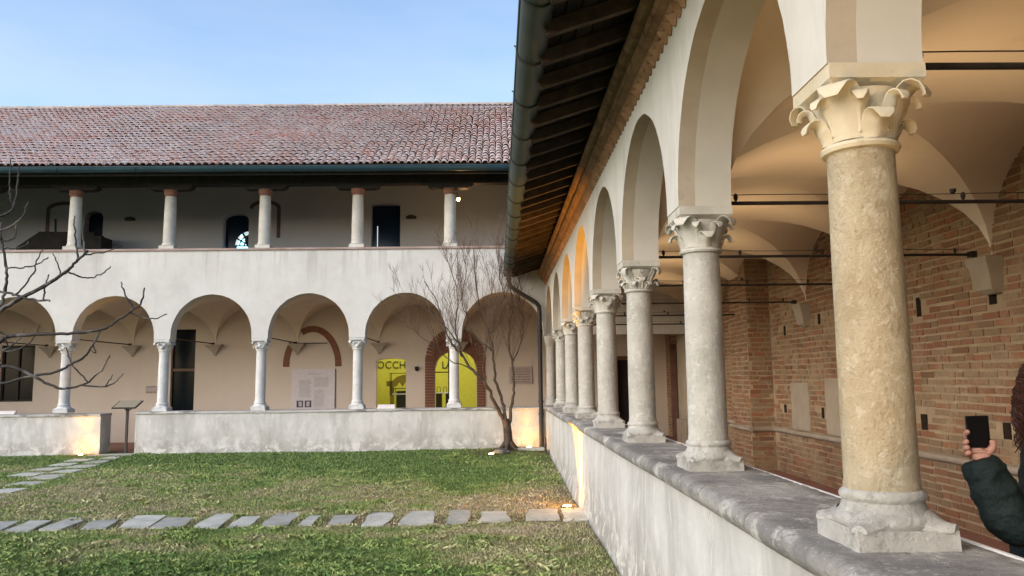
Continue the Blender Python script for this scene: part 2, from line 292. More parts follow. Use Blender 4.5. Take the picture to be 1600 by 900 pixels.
# ------------------------------------------------------------------ mesh builder
class MB:
    def __init__(s): s.v = []; s.f = []; s.m = []
    def quad(s, a, b, c, d, mi=0):
        i = len(s.v); s.v += [tuple(a), tuple(b), tuple(c), tuple(d)]; s.f.append((i, i + 1, i + 2, i + 3)); s.m.append(mi)
    def poly(s, pts, mi=0):
        i = len(s.v); s.v += [tuple(p) for p in pts]; s.f.append(tuple(range(i, i + len(pts)))); s.m.append(mi)
    def box(s, x0, x1, y0, y1, z0, z1, mi=0, jit=0.0):
        i = len(s.v)
        for z in (z0, z1):
            for y in (y0, y1):
                for x in (x0, x1):
                    s.v.append((x + random.uniform(-jit, jit), y + random.uniform(-jit, jit), z + random.uniform(-jit, jit)))
        for f in ((0, 2, 3, 1), (4, 5, 7, 6), (0, 1, 5, 4), (2, 6, 7, 3), (0, 4, 6, 2), (1, 3, 7, 5)):
            s.f.append(tuple(i + k for k in f)); s.m.append(mi)
    def hexa(s, p8, mi=0):
        i = len(s.v); s.v += [tuple(p) for p in p8]
        for f in ((0, 3, 2, 1), (4, 5, 6, 7), (0, 1, 5, 4), (1, 2, 6, 5), (2, 3, 7, 6), (3, 0, 4, 7)):
            s.f.append(tuple(i + k for k in f)); s.m.append(mi)
    def lathe(s, prof, n=32, c=(0, 0), mi=0, cap=True, wob=0.0):
        i = len(s.v); k = len(prof)
        for r, z in prof:
            for a in range(n):
                t = 2 * math.pi * a / n; rr = r * (1 + random.uniform(-wob, wob))
                s.v.append((c[0] + rr * math.cos(t), c[1] + rr * math.sin(t), z))
        for j in range(k - 1):
            for a in range(n):
                b = (a + 1) % n
                s.f.append((i + j * n + a, i + j * n + b, i + (j + 1) * n + b, i + (j + 1) * n + a)); s.m.append(mi)
        if cap:
            s.f.append(tuple(i + a for a in reversed(range(n)))); s.m.append(mi)
            s.f.append(tuple(i + (k - 1) * n + a for a in range(n))); s.m.append(mi)
    def tube(s, pts, rad, n=6, mi=0, cap=True):
        pts = [Vector(p) for p in pts]; i = len(s.v); k = len(pts)
        if isinstance(rad, (int, float)): rad = [rad] * k
        prev = None
        for j, p in enumerate(pts):
            d = (pts[min(j + 1, k - 1)] - pts[max(j - 1, 0)])
            d = d.normalized() if d.length > 1e-9 else Vector((0, 0, 1))
            if prev is None:
                u = d.cross(Vector((0.31, 0.17, 0.93)));
                if u.length < 1e-3: u = d.cross(Vector((1, 0, 0)))
            else: u = prev - d * prev.dot(d)
            u.normalize(); prev = u; w = d.cross(u)
            for a in range(n):
                t = 2 * math.pi * a / n
                s.v.append(tuple(p + (u * math.cos(t) + w * math.sin(t)) * rad[j]))
        for j in range(k - 1):
            for a in range(n):
                b = (a + 1) % n
                s.f.append((i + j * n + a, i + j * n + b, i + (j + 1) * n + b, i + (j + 1) * n + a)); s.m.append(mi)
        if cap:
            s.f.append(tuple(i + a for a in reversed(range(n)))); s.m.append(mi)
            s.f.append(tuple(i + (k - 1) * n + a for a in range(n))); s.m.append(mi)
    def grid(s, P, nu, nv, mi=0, flip=False):
        i = len(s.v); s.v += [tuple(p) for p in P]
        for a in range(nu - 1):
            for b in range(nv - 1):
                q = (i + a * nv + b, i + (a + 1) * nv + b, i + (a + 1) * nv + b + 1, i + a * nv + b + 1)
                s.f.append(q[::-1] if flip else q); s.m.append(mi)
    def sweep(s, prof, path, mi=0, closed=True):
        """prof: list of (a,b) offsets; path: list of (origin, axisA, axisB)"""
        i = len(s.v); k = len(prof)
        for o, A, B in path:
            for a, b in prof: s.v.append(tuple(Vector(o) + Vector(A) * a + Vector(B) * b))
        for j in range(len(path) - 1):
            for a in range(k if closed else k - 1):
                b = (a + 1) % k
                s.f.append((i + j * k + a, i + j * k + b, i + (j + 1) * k + b, i + (j + 1) * k + a)); s.m.append(mi)
        if closed:
            s.f.append(tuple(i + a for a in reversed(range(k)))); s.m.append(mi)
            s.f.append(tuple(i + (len(path) - 1) * k + a for a in range(k))); s.m.append(mi)
    def mesh(s, name, mats, smooth=None, fix=True):
        me = bpy.data.meshes.new(name); me.from_pydata(s.v, [], s.f)
        for mt in (mats if isinstance(mats, (list, tuple)) else [mats]): me.materials.append(MATS[mt])
        me.polygons.foreach_set('material_index', s.m)
        if fix:
            bm = bmesh.new(); bm.from_mesh(me)
            if smooth is not None: bmesh.ops.remove_doubles(bm, verts=bm.verts, dist=1e-5)
            bmesh.ops.recalc_face_normals(bm, faces=bm.faces); bm.to_mesh(me); bm.free()
        if smooth is not None:
            me.polygons.foreach_set('use_smooth', [True] * len(me.polygons))
            try: me.set_sharp_from_angle(angle=R(smooth))
            except Exception: pass
        me.update(); return me
    def build(s, name, mats, parent=None, smooth=None, fix=True):
        o = bpy.data.objects.new(name, s.mesh(name, mats, smooth, fix)); COL.objects.link(o); o.parent = parent; return o
def put(name, me, parent=None, loc=(0, 0, 0), rot=None, scale=None):
    o = bpy.data.objects.new(name, me); COL.objects.link(o); o.parent = parent; o.location = loc
    if rot: o.rotation_euler = rot
    if scale: o.scale = scale
    return o
def empty(name, loc=(0, 0, 0), rz=0):
    o = bpy.data.objects.new(name, None); COL.objects.link(o); o.location = loc; o.rotation_euler.z = rz; o.empty_display_size = 0.2; return o
def tag(o, label=None, cat=None, group=None, kind=None):
    for k, v in (('label', label), ('category', cat), ('group', group), ('kind', kind)):
        if v: o[k] = v
    return o
def bevel(o, w=0.008, seg=2):
    b = o.modifiers.new('bevel', 'BEVEL'); b.width = w; b.segments = seg; b.limit_method = 'ANGLE'; b.angle_limit = R(40); return o
def text_mesh(txt, size, mat, depth=0.004):
    cu = bpy.data.curves.new('letters', 'FONT'); cu.body = txt; cu.size = size; cu.extrude = depth; cu.resolution_u = 3
    cu.align_x = 'LEFT'
    o = bpy.data.objects.new('letters', cu); COL.objects.link(o)
    dg = bpy.context.evaluated_depsgraph_get(); me = bpy.data.meshes.new_from_object(o.evaluated_get(dg))
    bpy.data.objects.remove(o); me.materials.clear(); me.materials.append(MATS[mat]); return me

# ------------------------------------------------------------------ dimensions
S = 2.2152; Y0 = 2.7118; XC = 1.30            # right wing: bay, first column in view, column line
FS = 2.2067; XA = -9.8185; YC = 18.22         # far wing: bay, leftmost column in view, column line
SPR = 2.66; COPZ = 1.05
RX_WALL = 4.6; FY_WALL = 21.5; FLOORZ = 0.09
COLY = [Y0 + S * i for i in range(-3, 7)]
COLX = [XA + FS * i for i in range(-3, 5)]

def ground_z(x, y):
    t = min(1, max(0, (y - 9.0) / 8.5)); t = t * t * (3 - 2 * t)
    z = -0.085 + 0.165 * t
    d = math.hypot(x - 0.35, (y - 17.1) * 1.0)
    z += 0.09 * math.exp(-(d / 0.8) ** 2)
    return z + 0.012 * math.sin(x * 1.3 + y * 0.7) * math.sin(y * 0.9 - x * 0.4)

# ------------------------------------------------------------------ ground, floors
def build_ground():
    xs = np.concatenate([[-400, -120, -50], np.arange(-20, 1.3, 0.3), [1.3, 6, 50, 120, 400]])
    ys = np.concatenate([[-400, -120, -40, -10], np.arange(-4, 18.7, 0.3), [19, 25, 60, 150, 400]])
    b = MB(); P = []
    for x in xs:
        for y in ys:
            inside = -21 < x < 1.25 and -5 < y < 18.6
            z = ground_z(x, y) if inside else -0.09
            if x >= 1.3 or y >= 18.7: z = -0.2
            P.append((x, y, z))
    b.grid(P, len(xs), len(ys), flip=False)
    o = b.build('ground', 'lawn_soil', smooth=60); tag(o, 'mown courtyard lawn, patchy green and straw', 'lawn', kind='structure')
    b = MB(); b.box(1.2, RX_WALL + 0.3, -6, 18.2, -0.1, FLOORZ); b.box(-17, 6, 18.2, 25.6, -0.1, FLOORZ)
    o = b.build('cloister_floor', 'floor_tile'); tag(o, 'terracotta paved cloister walk behind the parapets', 'floor', kind='structure')
build_ground()

STONES = []
def stone_path(name, label, quads, zoff=0.015):
    xs = [p[0] for q in quads for p in q]; ys = [p[1] for q in quads for p in q]
    path = empty(name, (sum(xs) / len(xs), sum(ys) / len(ys), ground_z(sum(xs) / len(xs), sum(ys) / len(ys))))
    tag(path, label, 'path', kind='structure')
    L = Vector(path.location)
    for q in quads:
        STONES.append(q)
        b = MB(); n = len(q); zz = sum(ground_z(*p) for p in q) / n + zoff + random.uniform(-0.004, 0.006)
        # uneven outline: each side gets two extra points
        pts = []
        for i in range(n):
            a, c = Vector((*q[i], 0)), Vector((*q[(i + 1) % n], 0))
            for t in (0.04, 0.36, 0.66, 0.96):
                p = a.lerp(c, t); p += Vector((random.uniform(-.018, .018), random.uniform(-.018, .018), 0)); pts.append(p)
        tilt = (random.uniform(-.012, .012), random.uniform(-.012, .012)); cx = sum(p.x for p in pts) / len(pts); cyy = sum(p.y for p in pts) / len(pts)
        top = [Vector((p.x, p.y, zz + (p.x - cx) * tilt[0] + (p.y - cyy) * tilt[1])) - L for p in pts]
        bot = [p - Vector((0, 0, 0.06)) for p in top]
        b.poly(top); b.poly(bot[::-1])
        for i in range(len(top)):
            j = (i + 1) % len(top); b.quad(bot[i], bot[j], top[j], top[i])
        bevel(b.build('stepping_stone', 'slate_stone', path), 0.006, 1)
    return path
def near_stones():
    q = []
    # left and right ends of each stone along the far edge and near edge, photograph pixels on the ground
    px = [(30, -20, 0, -45, 818, 835), (47, 80, 2, 44, 817, 834), (109, 145, 59, 94, 811, 832), (147, 186, 125, 166, 815, 828), (212, 259, 184, 231, 808, 826), (259, 305, 234, 281, 811, 826),
          (337, 369, 298, 341, 804, 827), (378, 409, 356, 387, 810, 825), (434, 472, 405, 447, 804, 825), (483, 503, 466, 487, 808, 823), (524, 562, 511, 544, 805, 825), (576, 620, 566, 599, 803, 824),
          (639, 683, 622, 675, 801, 822), (703, 736, 695, 728, 800, 820), (753, 791, 748, 798, 802, 818), (827, 870, 821, 874, 800, 816), (877, 915, 882, 920, 798, 817)]
    px[0] = (-15, 30, -50, -4, 818, 835)
    for a, b_, c, d, yt, yb in px:
        P = [at(a, yt, Z=-0.085), at(b_, yt - .5, Z=-0.085), at(d, yb - .5, Z=-0.085), at(c, yb, Z=-0.085)]
        q.append([(p.x, p.y) for p in (P[3], P[2], P[1], P[0])])
    return q
gp = stone_path('garden_path', 'row of grey stepping stones crossing the near lawn to the right parapet', near_stones())
b = MB(); P = []
for k in range(61):
    x = -7.0 + 8.03 * k / 60
    for j in range(7):
        y = 9.52 + .70 * j / 6 + (.05 * math.sin(x * 3.7 + j) if j in (0, 6) else 0); P.append(Vector((x, y, ground_z(x, y) + (.001 if 0 < j < 6 else -.01))) - gp.location)
b.grid(P, 61, 7); b.build('path_bed', 'stepping_soil', gp, smooth=60)
q2 = []
for k in range(9):
    y = 11.3 + k * 0.72; x = -7.5 - 0.075 * k
    for s_ in (0, 1):
        if (k + s_) % 5 == 4 and s_: continue
        w = random.uniform(.36, .5); xx = x - 0.55 * s_ - 0.05 * random.random(); yy = y + 0.3 * s_
        q2.append([(xx - w / 2, yy - .24), (xx + w / 2, yy - .24), (xx + w / 2 - .03, yy + .26), (xx - w / 2, yy + .24)])
q2.append([(-8.95, 17.5), (-7.95, 17.55), (-7.95, 18.0), (-8.9, 17.98)])
stone_path('garden_path', 'paired stepping stones leading to the gap beside the lectern', q2)

# ------------------------------------------------------------------ shared architecture
def arch_wall(centers, u_of, half, spr, stilt, r, rise, ztop, u0, u1, w0, w1, wmid, axis):
    """wall with one arched opening between neighbouring centres; axis 'y' runs along Y (w = X), axis 'x' along X (w = Y).
    slots: 0 face, 1 soffit band next to w0, 2 rest of soffit"""
    b = MB(); pts = [(u0, spr)]
    n = 28
    for i in range(len(centers) - 1):
        a, c = centers[i] + half, centers[i + 1] - half; mid = (a + c) / 2; rr = (c - a) / 2; wv = random.uniform(-.02, .02)
        pts.append((a, spr))
        for k in range(n + 1):
            t = math.pi * k / n; pts.append((mid - rr * math.cos(t) + random.uniform(-.003, .003), spr + stilt + rise * math.sin(t) * (1 + wv) + random.uniform(-.004, .004)))
        pts.append((c, spr))
    pts.append((u1, spr))
    P = (lambda u, w, z: (w, u, z)) if axis == 'y' else (lambda u, w, z: (u, w, z))
    for (ua, za), (ub, zb) in zip(pts, pts[1:]):
        if ub - ua > 1e-6:
            b.quad(P(ua, w0, za), P(ub, w0, zb), P(ub, w0, ztop), P(ua, w0, ztop), 0)
            b.quad(P(ua, w1, za), P(ub, w1, zb), P(ub, w1, ztop), P(ua, w1, ztop), 0)
        b.quad(P(ua, w0, za), P(ub, w0, zb), P(ub, wmid, zb), P(ua, wmid, za), 1)
        b.quad(P(ua, wmid, za), P(ub, wmid, zb), P(ub, w1, zb), P(ua, w1, za), 2)
    b.quad(P(u0, w0, ztop), P(u1, w0, ztop), P(u1, w1, ztop), P(u0, w1, ztop), 0)
    for u in (u0, u1): b.quad(P(u, w0, spr), P(u, w1, spr), P(u, w1, ztop), P(u, w0, ztop), 0)
    return b
def vault_mesh(lu, lw, spr, rise, axis):
    """groin vault, one bay: u along the arcade (length lu, centred), w across (0..lw)"""
    b = MB(); n = 20; P = []
    for i in range(n + 1):
        for j in range(n + 1):
            s_, t = -math.cos(math.pi * i / n), -math.cos(math.pi * j / n)
            k = min(abs(s_), abs(t)); z = spr + rise * math.sqrt(max(0, 1 - k * k))
            u, w = s_ * lu / 2, (t + 1) / 2 * lw
            P.append((w, u, z) if axis == 'y' else (u, w, z))
    for i in range(n):
        for j in range(n):
            a, bb, c, d = i * (n + 1) + j, (i + 1) * (n + 1) + j, (i + 1) * (n + 1) + j + 1, i * (n + 1) + j + 1
            if (i < n / 2) == (j < n / 2): b.f += [(a, bb, c), (a, c, d)]
            else: b.f += [(a, bb, d), (bb, c, d)]
            b.m += [0, 0]
    b.v = P
    return b.mesh('vault', 'vault_plaster', smooth=12)
def leaf(b, ang, r0, z0, r1, z1, width, curl, lobes=False, rot=1.12, thick=0.016):
    """a stone leaf growing up the bell from (r0,z0), bending out to r1 at z1 and rolling over at the tip"""
    nu, nv = 16, 7; ca, sa = math.cos(ang), math.sin(ang); prof = []
    for i in range(nu):
        s_ = i / (nu - 1)
        if s_ < 0.6:
            q = s_ / 0.6; prof.append((r0 + (r1 - curl - r0) * (q ** 1.8), z0 + (z1 - z0) * q))
        else:
            q = (s_ - 0.6) / 0.4 * math.pi * rot; prof.append((r1 - curl + curl * (1 - math.cos(q)) * 0.95, z1 + curl * math.sin(q)))
    front, back = [], []
    for i, (rr, zz) in enumerate(prof):
        s_ = i / (nu - 1); p, q = prof[max(0, i - 1)], prof[min(nu - 1, i + 1)]; tx, tz = q[0] - p[0], q[1] - p[1]; l = math.hypot(tx, tz) or 1
        nx, nz = -tz / l, tx / l
        wd_ = width * (0.72 + 0.36 * math.sin(math.pi * min(1, s_ * 0.85 + .05)))
        if s_ > .66: wd_ *= math.sqrt(max(.12, 1 - ((s_ - .66) / .34) ** 2 * .85))
        if lobes: wd_ *= 1 + .16 * math.cos(s_ * 26)
        for j in range(nv):
            t = -1 + 2 * j / (nv - 1)
            rg = (0.010 * (1 - abs(t)) - (.005 * math.cos(t * 9.4) if lobes else 0)) * (1 if s_ < .6 else .5) - 0.010 * t * t
            for lst, off in ((front, rg), (back, rg * .3 - thick * (1 - .35 * t * t))):
                rad, z = rr - nx * off, zz - nz * off; tt = t * wd_
                lst.append((rad * ca - tt * sa, rad * sa + tt * ca, z))
    i0 = len(b.v); b.grid(front, nu, nv); b.grid(back, nu, nv, flip=True)
    def edge(k1, k2): b.f.append((i0 + k1, i0 + k2, i0 + nu * nv + k2, i0 + nu * nv + k1)); b.m.append(0)
    for i in range(nu - 1): edge(i * nv, (i + 1) * nv); edge((i + 1) * nv + nv - 1, i * nv + nv - 1)
    for j in range(nv - 1): edge((nu - 1) * nv + j, (nu - 1) * nv + j + 1)
def capital_mesh(kind, mat, z0=2.385, ztop=2.66, hw=0.165, rs=0.114):
    b = MB(); za = ztop - 0.075
    b.lathe([(rs, z0 - 0.004), (rs + .014, z0), (rs + .02, z0 + .012), (rs + .014, z0 + .024), (rs + .002, z0 + .028), (rs + .004, z0 + .06), (rs + .02, z0 + .13), (rs + .045, za - .004)], 28)
    # abacus, chamfered below, slightly hollowed sides
    n = 8
    def ring(h, z, hol):
        out = []
        for k in range(4):
            for i in range(n):
                t = -1 + 2 * i / n; e = hol * (1 - t * t)
                p = [(t * h, -(h - e)), ((h - e), t * h), (-t * h, (h - e)), (-(h - e), -t * h)][k]
                out.append((p[0], p[1], z))
        return out
    rings = [ring(hw - .03, za - .002, .012), ring(hw - .004, za + .018, .01), ring(hw, za + .024, .003), ring(hw, ztop, 0.0)]
    i = len(b.v); m_ = 4 * n
    for r_ in rings: b.v += r_
    for j in range(3):
        for a in range(m_):
            c = (a + 1) % m_; b.f.append((i + j * m_ + a, i + j * m_ + c, i + (j + 1) * m_ + c, i + (j + 1) * m_ + a)); b.m.append(0)
    b.f.append(tuple(i + a for a in reversed(range(m_)))); b.m.append(0); b.f.append(tuple(i + 3 * m_ + a for a in range(m_))); b.m.append(0)
    for k in range(4):
        d = math.pi / 4 + k * math.pi / 2
        if kind == 'broad':
            leaf(b, d, rs + .002, z0 + .03, 0.196, za - .032, 0.066, 0.03)
            leaf(b, d + math.pi / 4, rs + .008, z0 + .026, 0.166, z0 + .082, 0.046, 0.022)
            for e in (-.40, .40): leaf(b, d + e, rs + .004, z0 + .05, 0.176, za - .052, 0.030, 0.018)
        else:
            leaf(b, d, rs + .004, z0 + .03, 0.2, za - .026, 0.036, 0.024, lobes=True, rot=1.3)
            leaf(b, d + math.pi / 4, rs + .005, z0 + .028, 0.158, z0 + .095, 0.042, 0.016, lobes=True)
            for e in (-.36, .36): leaf(b, d + e, rs + .004, z0 + .028, 0.158, z0 + .06, 0.03, 0.015, lobes=True)
            # rosette below the abacus on each side
            a2 = d + math.pi / 4; cx, cyy = math.cos(a2) * 0.155, math.sin(a2) * 0.155
            for q in range(6):
                t = q * math.pi / 3; rr = 0.013
                b.tube([(cx * .9 - math.sin(a2) * rr * math.cos(t), cyy * .9 + math.cos(a2) * rr * math.cos(t), za - .018 + rr * math.sin(t)),
                        (cx * 1.03 - math.sin(a2) * rr * math.cos(t), cyy * 1.03 + math.cos(a2) * rr * math.cos(t), za - .018 + rr * math.sin(t))], [.009, .005], 6)
    return b.mesh('capital', mat, smooth=38)
def base_mesh(mat, z0=COPZ, hw=0.1635, rs=0.119):
    b = MB()
    b.box(-hw, hw, -hw, hw, z0 - .01, z0 + .062, jit=.003)
    b.lathe([(hw * .93, z0 + .055), (hw * .99, z0 + .068), (hw * 1.0, z0 + .084), (hw * .95, z0 + .098), (hw * .86, z0 + .106), (hw * .845, z0 + .112), (hw * .80, z0 + .128), (hw * .79, z0 + .138),
             (hw * .83, z0 + .146), (hw * .845, z0 + .157), (hw * .82, z0 + .167), (rs + .004, z0 + .176), (rs - .01, z0 + .18)], 32, wob=0.006)
    for k in range(4):       # corner spurs of the plinth: a drooping leaf from the torus to each corner
        a = math.pi / 4 + k * math.pi / 2; nu, nv = 7, 5; P = []
        for i in range(nu):
            s_ = i / (nu - 1); rr = hw * (0.86 + 0.50 * s_); zz = z0 + 0.118 - 0.05 * s_ ** 0.8 + (0.012 * max(0, s_ - .6) / .4)
            for j in range(nv):
                t = -1 + 2 * j / (nv - 1); wd_ = 0.072 * (1 - 0.66 * s_)
                P.append((rr * math.cos(a) - t * wd_ * math.sin(a), rr * math.sin(a) + t * wd_ * math.cos(a), zz - 0.03 * t * t * (1 - .5 * s_)))
        i0 = len(b.v); b.grid(P, nu, nv); b.grid([(x, y, z0 + .055) for x, y, z in P], nu, nv, flip=True)
        N = nu * nv
        for i in range(nu - 1):
            for (k1, k2) in ((i * nv, (i + 1) * nv), ((i + 1) * nv + nv - 1, i * nv + nv - 1)):
                b.f.append((i0 + k1, i0 + k2, i0 + N + k2, i0 + N + k1)); b.m.append(0)
        for j in range(nv - 1):
            b.f.append((i0 + (nu - 1) * nv + j, i0 + (nu - 1) * nv + j + 1, i0 + N + (nu - 1) * nv + j + 1, i0 + N + (nu - 1) * nv + j)); b.m.append(0)
    return b.mesh('base', mat, smooth=40)
def shaft_mesh(mat, z0=1.222, z1=2.388, r0=0.119, r1=0.112):
    b = MB(); prof = [(r0 + .003, z0), (r0 + .004, z0 + .02), (r0, z0 + .03)]
    for i in range(1, 12):
        t = i / 12; prof.append((r0 + (r1 - r0) * t + 0.002 * math.sin(math.pi * t), z0 + .03 + (z1 - z0 - .05) * t))
    prof += [(r1, z1 - .016), (r1 + .003, z1)]
    b.lathe(prof, 36, wob=0.004)
    return b.mesh('column', mat, smooth=40)

# ------------------------------------------------------------------ right wing
wing = empty('cloister_wing', (XC, 8.0, FLOORZ)); WL = Vector(wing.location)
tag(wing, 'single-storey arcaded cloister wing running away on the right', 'building')
def wp(o):
    """parent a mesh given in world coordinates to the wing"""
    o.parent = wing; o.matrix_parent_inverse = Matrix.Translation(-WL); return o

# parapet and its coping
def build_parapet():
    b = MB(); ys = np.arange(-5, 18.02, 0.25); P = []
    zs = [-0.2, 0.0, 0.15, 0.3, 0.5, 0.7, 0.85, 0.952]
    for y in ys:
        for z in zs:
            d = 0.012 * math.sin(y * 1.7) * math.sin(z * 4 + y) + random.uniform(-.003, .003) - (0.02 if z < .1 else 0)
            P.append((1.09 + d * (z < .94), y, z))
    b.grid(P, len(ys), len(zs)); b.quad((1.52, -5, -.2), (1.52, 18.0, -.2), (1.52, 18.0, .952), (1.52, -5, .952)); b.quad((1.09, -5, .952), (1.52, -5, .952), (1.52, 18, .952), (1.09, 18, .952))
    par = wp(b.build('parapet', 'parapet_plaster', smooth=50))
    cuts = [-5.0, -3.2, -1.45, 0.62, 2.05, 3.36, 4.13, 4.62, 5.9, 7.75, 9.3, 11.2, 13.0, 14.9, 16.6, 18.0]
    for a, c in zip(cuts, cuts[1:]):
        b = MB(); n = max(4, int((c - a) / (.035 if c < 8 and a > 1 else .16))); path = []; dz = random.uniform(-.004, .003)
        prof = [(0.02, 0), (.008, .01), (.0, .022), (-.006, .036), (-.008, .05), (-.005, .063), (.0, .075), (.009, .085), (.02, .092), (.035, .097), (.05, .099), (.1, .1), (.17, .1005), (.25, .1), (.35, .1005), (.45, .1), (.535, .1), (.545, .09), (.545, 0)]
        for i in range(n + 1):
            y = a + .007 + (c - a - .014) * i / n; e = 0.004 * math.sin(y * 1.7) + random.uniform(-.0015, .0015)
            path.append(((1.03 + e, y, .95 + dz), (1, 0, 0), (0, 0, 1)))
        b.sweep(prof, path); k0 = len(b.v)
        b.v = [(x + (random.gauss(0, .0018) - .002 * max(0, math.sin(y * 23 + z * 40) * math.sin(y * 9.3)) if z > .955 and x < 1.1 else 0), y, z + (random.gauss(0, .0013) if z > 1.0 else 0)) for x, y, z in b.v]
        o = b.build('coping_stone', 'coping_stone', par, smooth=45); o.matrix_parent_inverse = Matrix.Translation(-WL) @ Matrix.Identity(4); o.matrix_parent_inverse = Matrix.Identity(4)
    b = MB(); b.box(1.577, 1.592, -5, 18.0, 1.02, 1.047)
    o = b.build('edge_strip', 'white_trim', par); o.matrix_parent_inverse = Matrix.Identity(4)
build_parapet()

# columns
CAP_B, CAP_A = capital_mesh('broad', 'capital_stone'), capital_mesh('acanthus', 'capital_grey')
CAP_G = capital_mesh('broad', 'capital_grey')
BASE = base_mesh('base_stone'); SH_R, SH_G = shaft_mesh('column_rough'), shaft_mesh('column_stone')
def put_column(x, y, dz, sh, cap, base, parent, rz=0):
    o = put('column', sh, parent); pl = Vector(parent.location) if parent else Vector()
    o.location = Vector((x, y, dz)) - pl; o.rotation_euler.z = rz
    put('capital', cap, o, rot=(0, 0, -rz)); put('base', base, o, rot=(0, 0, -rz)); return o
for i, y in enumerate(COLY):
    k = i - 3
    put_column(XC, y, 0, SH_R if k == 0 else SH_G, [CAP_B, CAP_G, CAP_A, CAP_G, CAP_A, CAP_G, CAP_A][k % 7], BASE, wing, rz=random.choice((0.4, 1.9, 3.3, 5.1)))
# corner pier where the wings meet
b = MB(); b.box(1.14, 1.60, 18.04, 18.40, 1.0, 2.62); b.box(1.12, 1.62, 18.0, 18.42, 2.53, 2.66); b.box(1.12, 1.62, 18.0, 18.42, 1.04, 1.2)
b.lathe([(.11, 1.0), (.11, 2.6)], 24, (1.21, 17.98)); b.lathe([(.14, 1.0), (.15, 1.1), (.12, 1.19), (.11, 1.22)], 24, (1.21, 17.98)); b.lathe([(.11, 2.36), (.13, 2.4), (.17, 2.6)], 24, (1.21, 17.98))
tag(bevel(wp(b.build('corner_pier', 'column_stone', smooth=40)), .01), kind='stuff')

b = arch_wall(COLY + [COLY[-1] + S], None, 0.16, SPR, 0.02, 0.945, 0.955, 4.16, -5.0, 18.06, 1.13, 1.46, 1.235, 'y')
wp(b.build('arcade_wall', ['wing_plaster', 'arch_band', 'soffit_plaster'], smooth=25))
VM = vault_mesh(S, RX_WALL - 1.455, SPR, 1.05, 'y')
for a, c in zip(COLY, COLY[1:] + [COLY[-1] + S]):
    put('vault', VM, wing, Vector((1.455, (a + c) / 2, 0)) - WL)
# bay at the crossing of the two walks
put('vault', vault_mesh(FY_WALL - 18.35, RX_WALL - 1.455, SPR, 1.05, 'y'), wing, Vector((1.455, (18.35 + FY_WALL) / 2, 0)) - WL)

ADDED_UPLIGHT = 10.0  # strength of the spots added to lighten the vault
# tie rods with the thin cable and its clips above
for i, y in enumerate(COLY):
    b = MB(); b.tube([(1.45, y, 2.712), (4.42, y, 2.712)], 0.0135 if i > 2 else .014, 8); b.box(4.38, 4.44, y - .03, y + .03, 2.685, 2.74)
    rod = wp(b.build('tie_rod', 'iron', smooth=40))
    b = MB(); pts = [(1.45 + (4.4 - 1.45) * t / 12, y, 2.765 + 0.004 * math.sin(t)) for t in range(13)]; b.tube(pts, 0.003, 5)
    b.build('cable', 'iron', rod)
    if i >= 1:     # lamp cup and up-spot added on the cable to brighten the dim vault
        b = MB(); b.lathe([(.01, 2.768), (.018, 2.776), (.02, 2.795), (.018, 2.795), (.014, 2.782)], 12, (2.95, y)); b.build('added_lamp_cup', 'iron', rod)
        l = bpy.data.lights.new('added_uplight', 'SPOT'); l.energy = ADDED_UPLIGHT; l.color = (1, .69, .38); l.spot_size = R(165); l.spot_blend = .8; l.shadow_soft_size = .03
        lo_ = bpy.data.objects.new('added_uplight', l); COL.objects.link(lo_); lo_.parent = wing; lo_.location = Vector((2.95, y, 2.80)) - WL; lo_.rotation_euler = (math.pi, 0, 0)
    for q in (0.03, .27, .53, .78, .95):
        x = 1.45 + (4.4 - 1.45) * q; b = MB(); b.lathe([(.004, 2.722), (.012, 2.735), (.016, 2.75), (.012, 2.768), (.004, 2.776)], 8, (x, y)); b.build('clip', 'iron', rod)

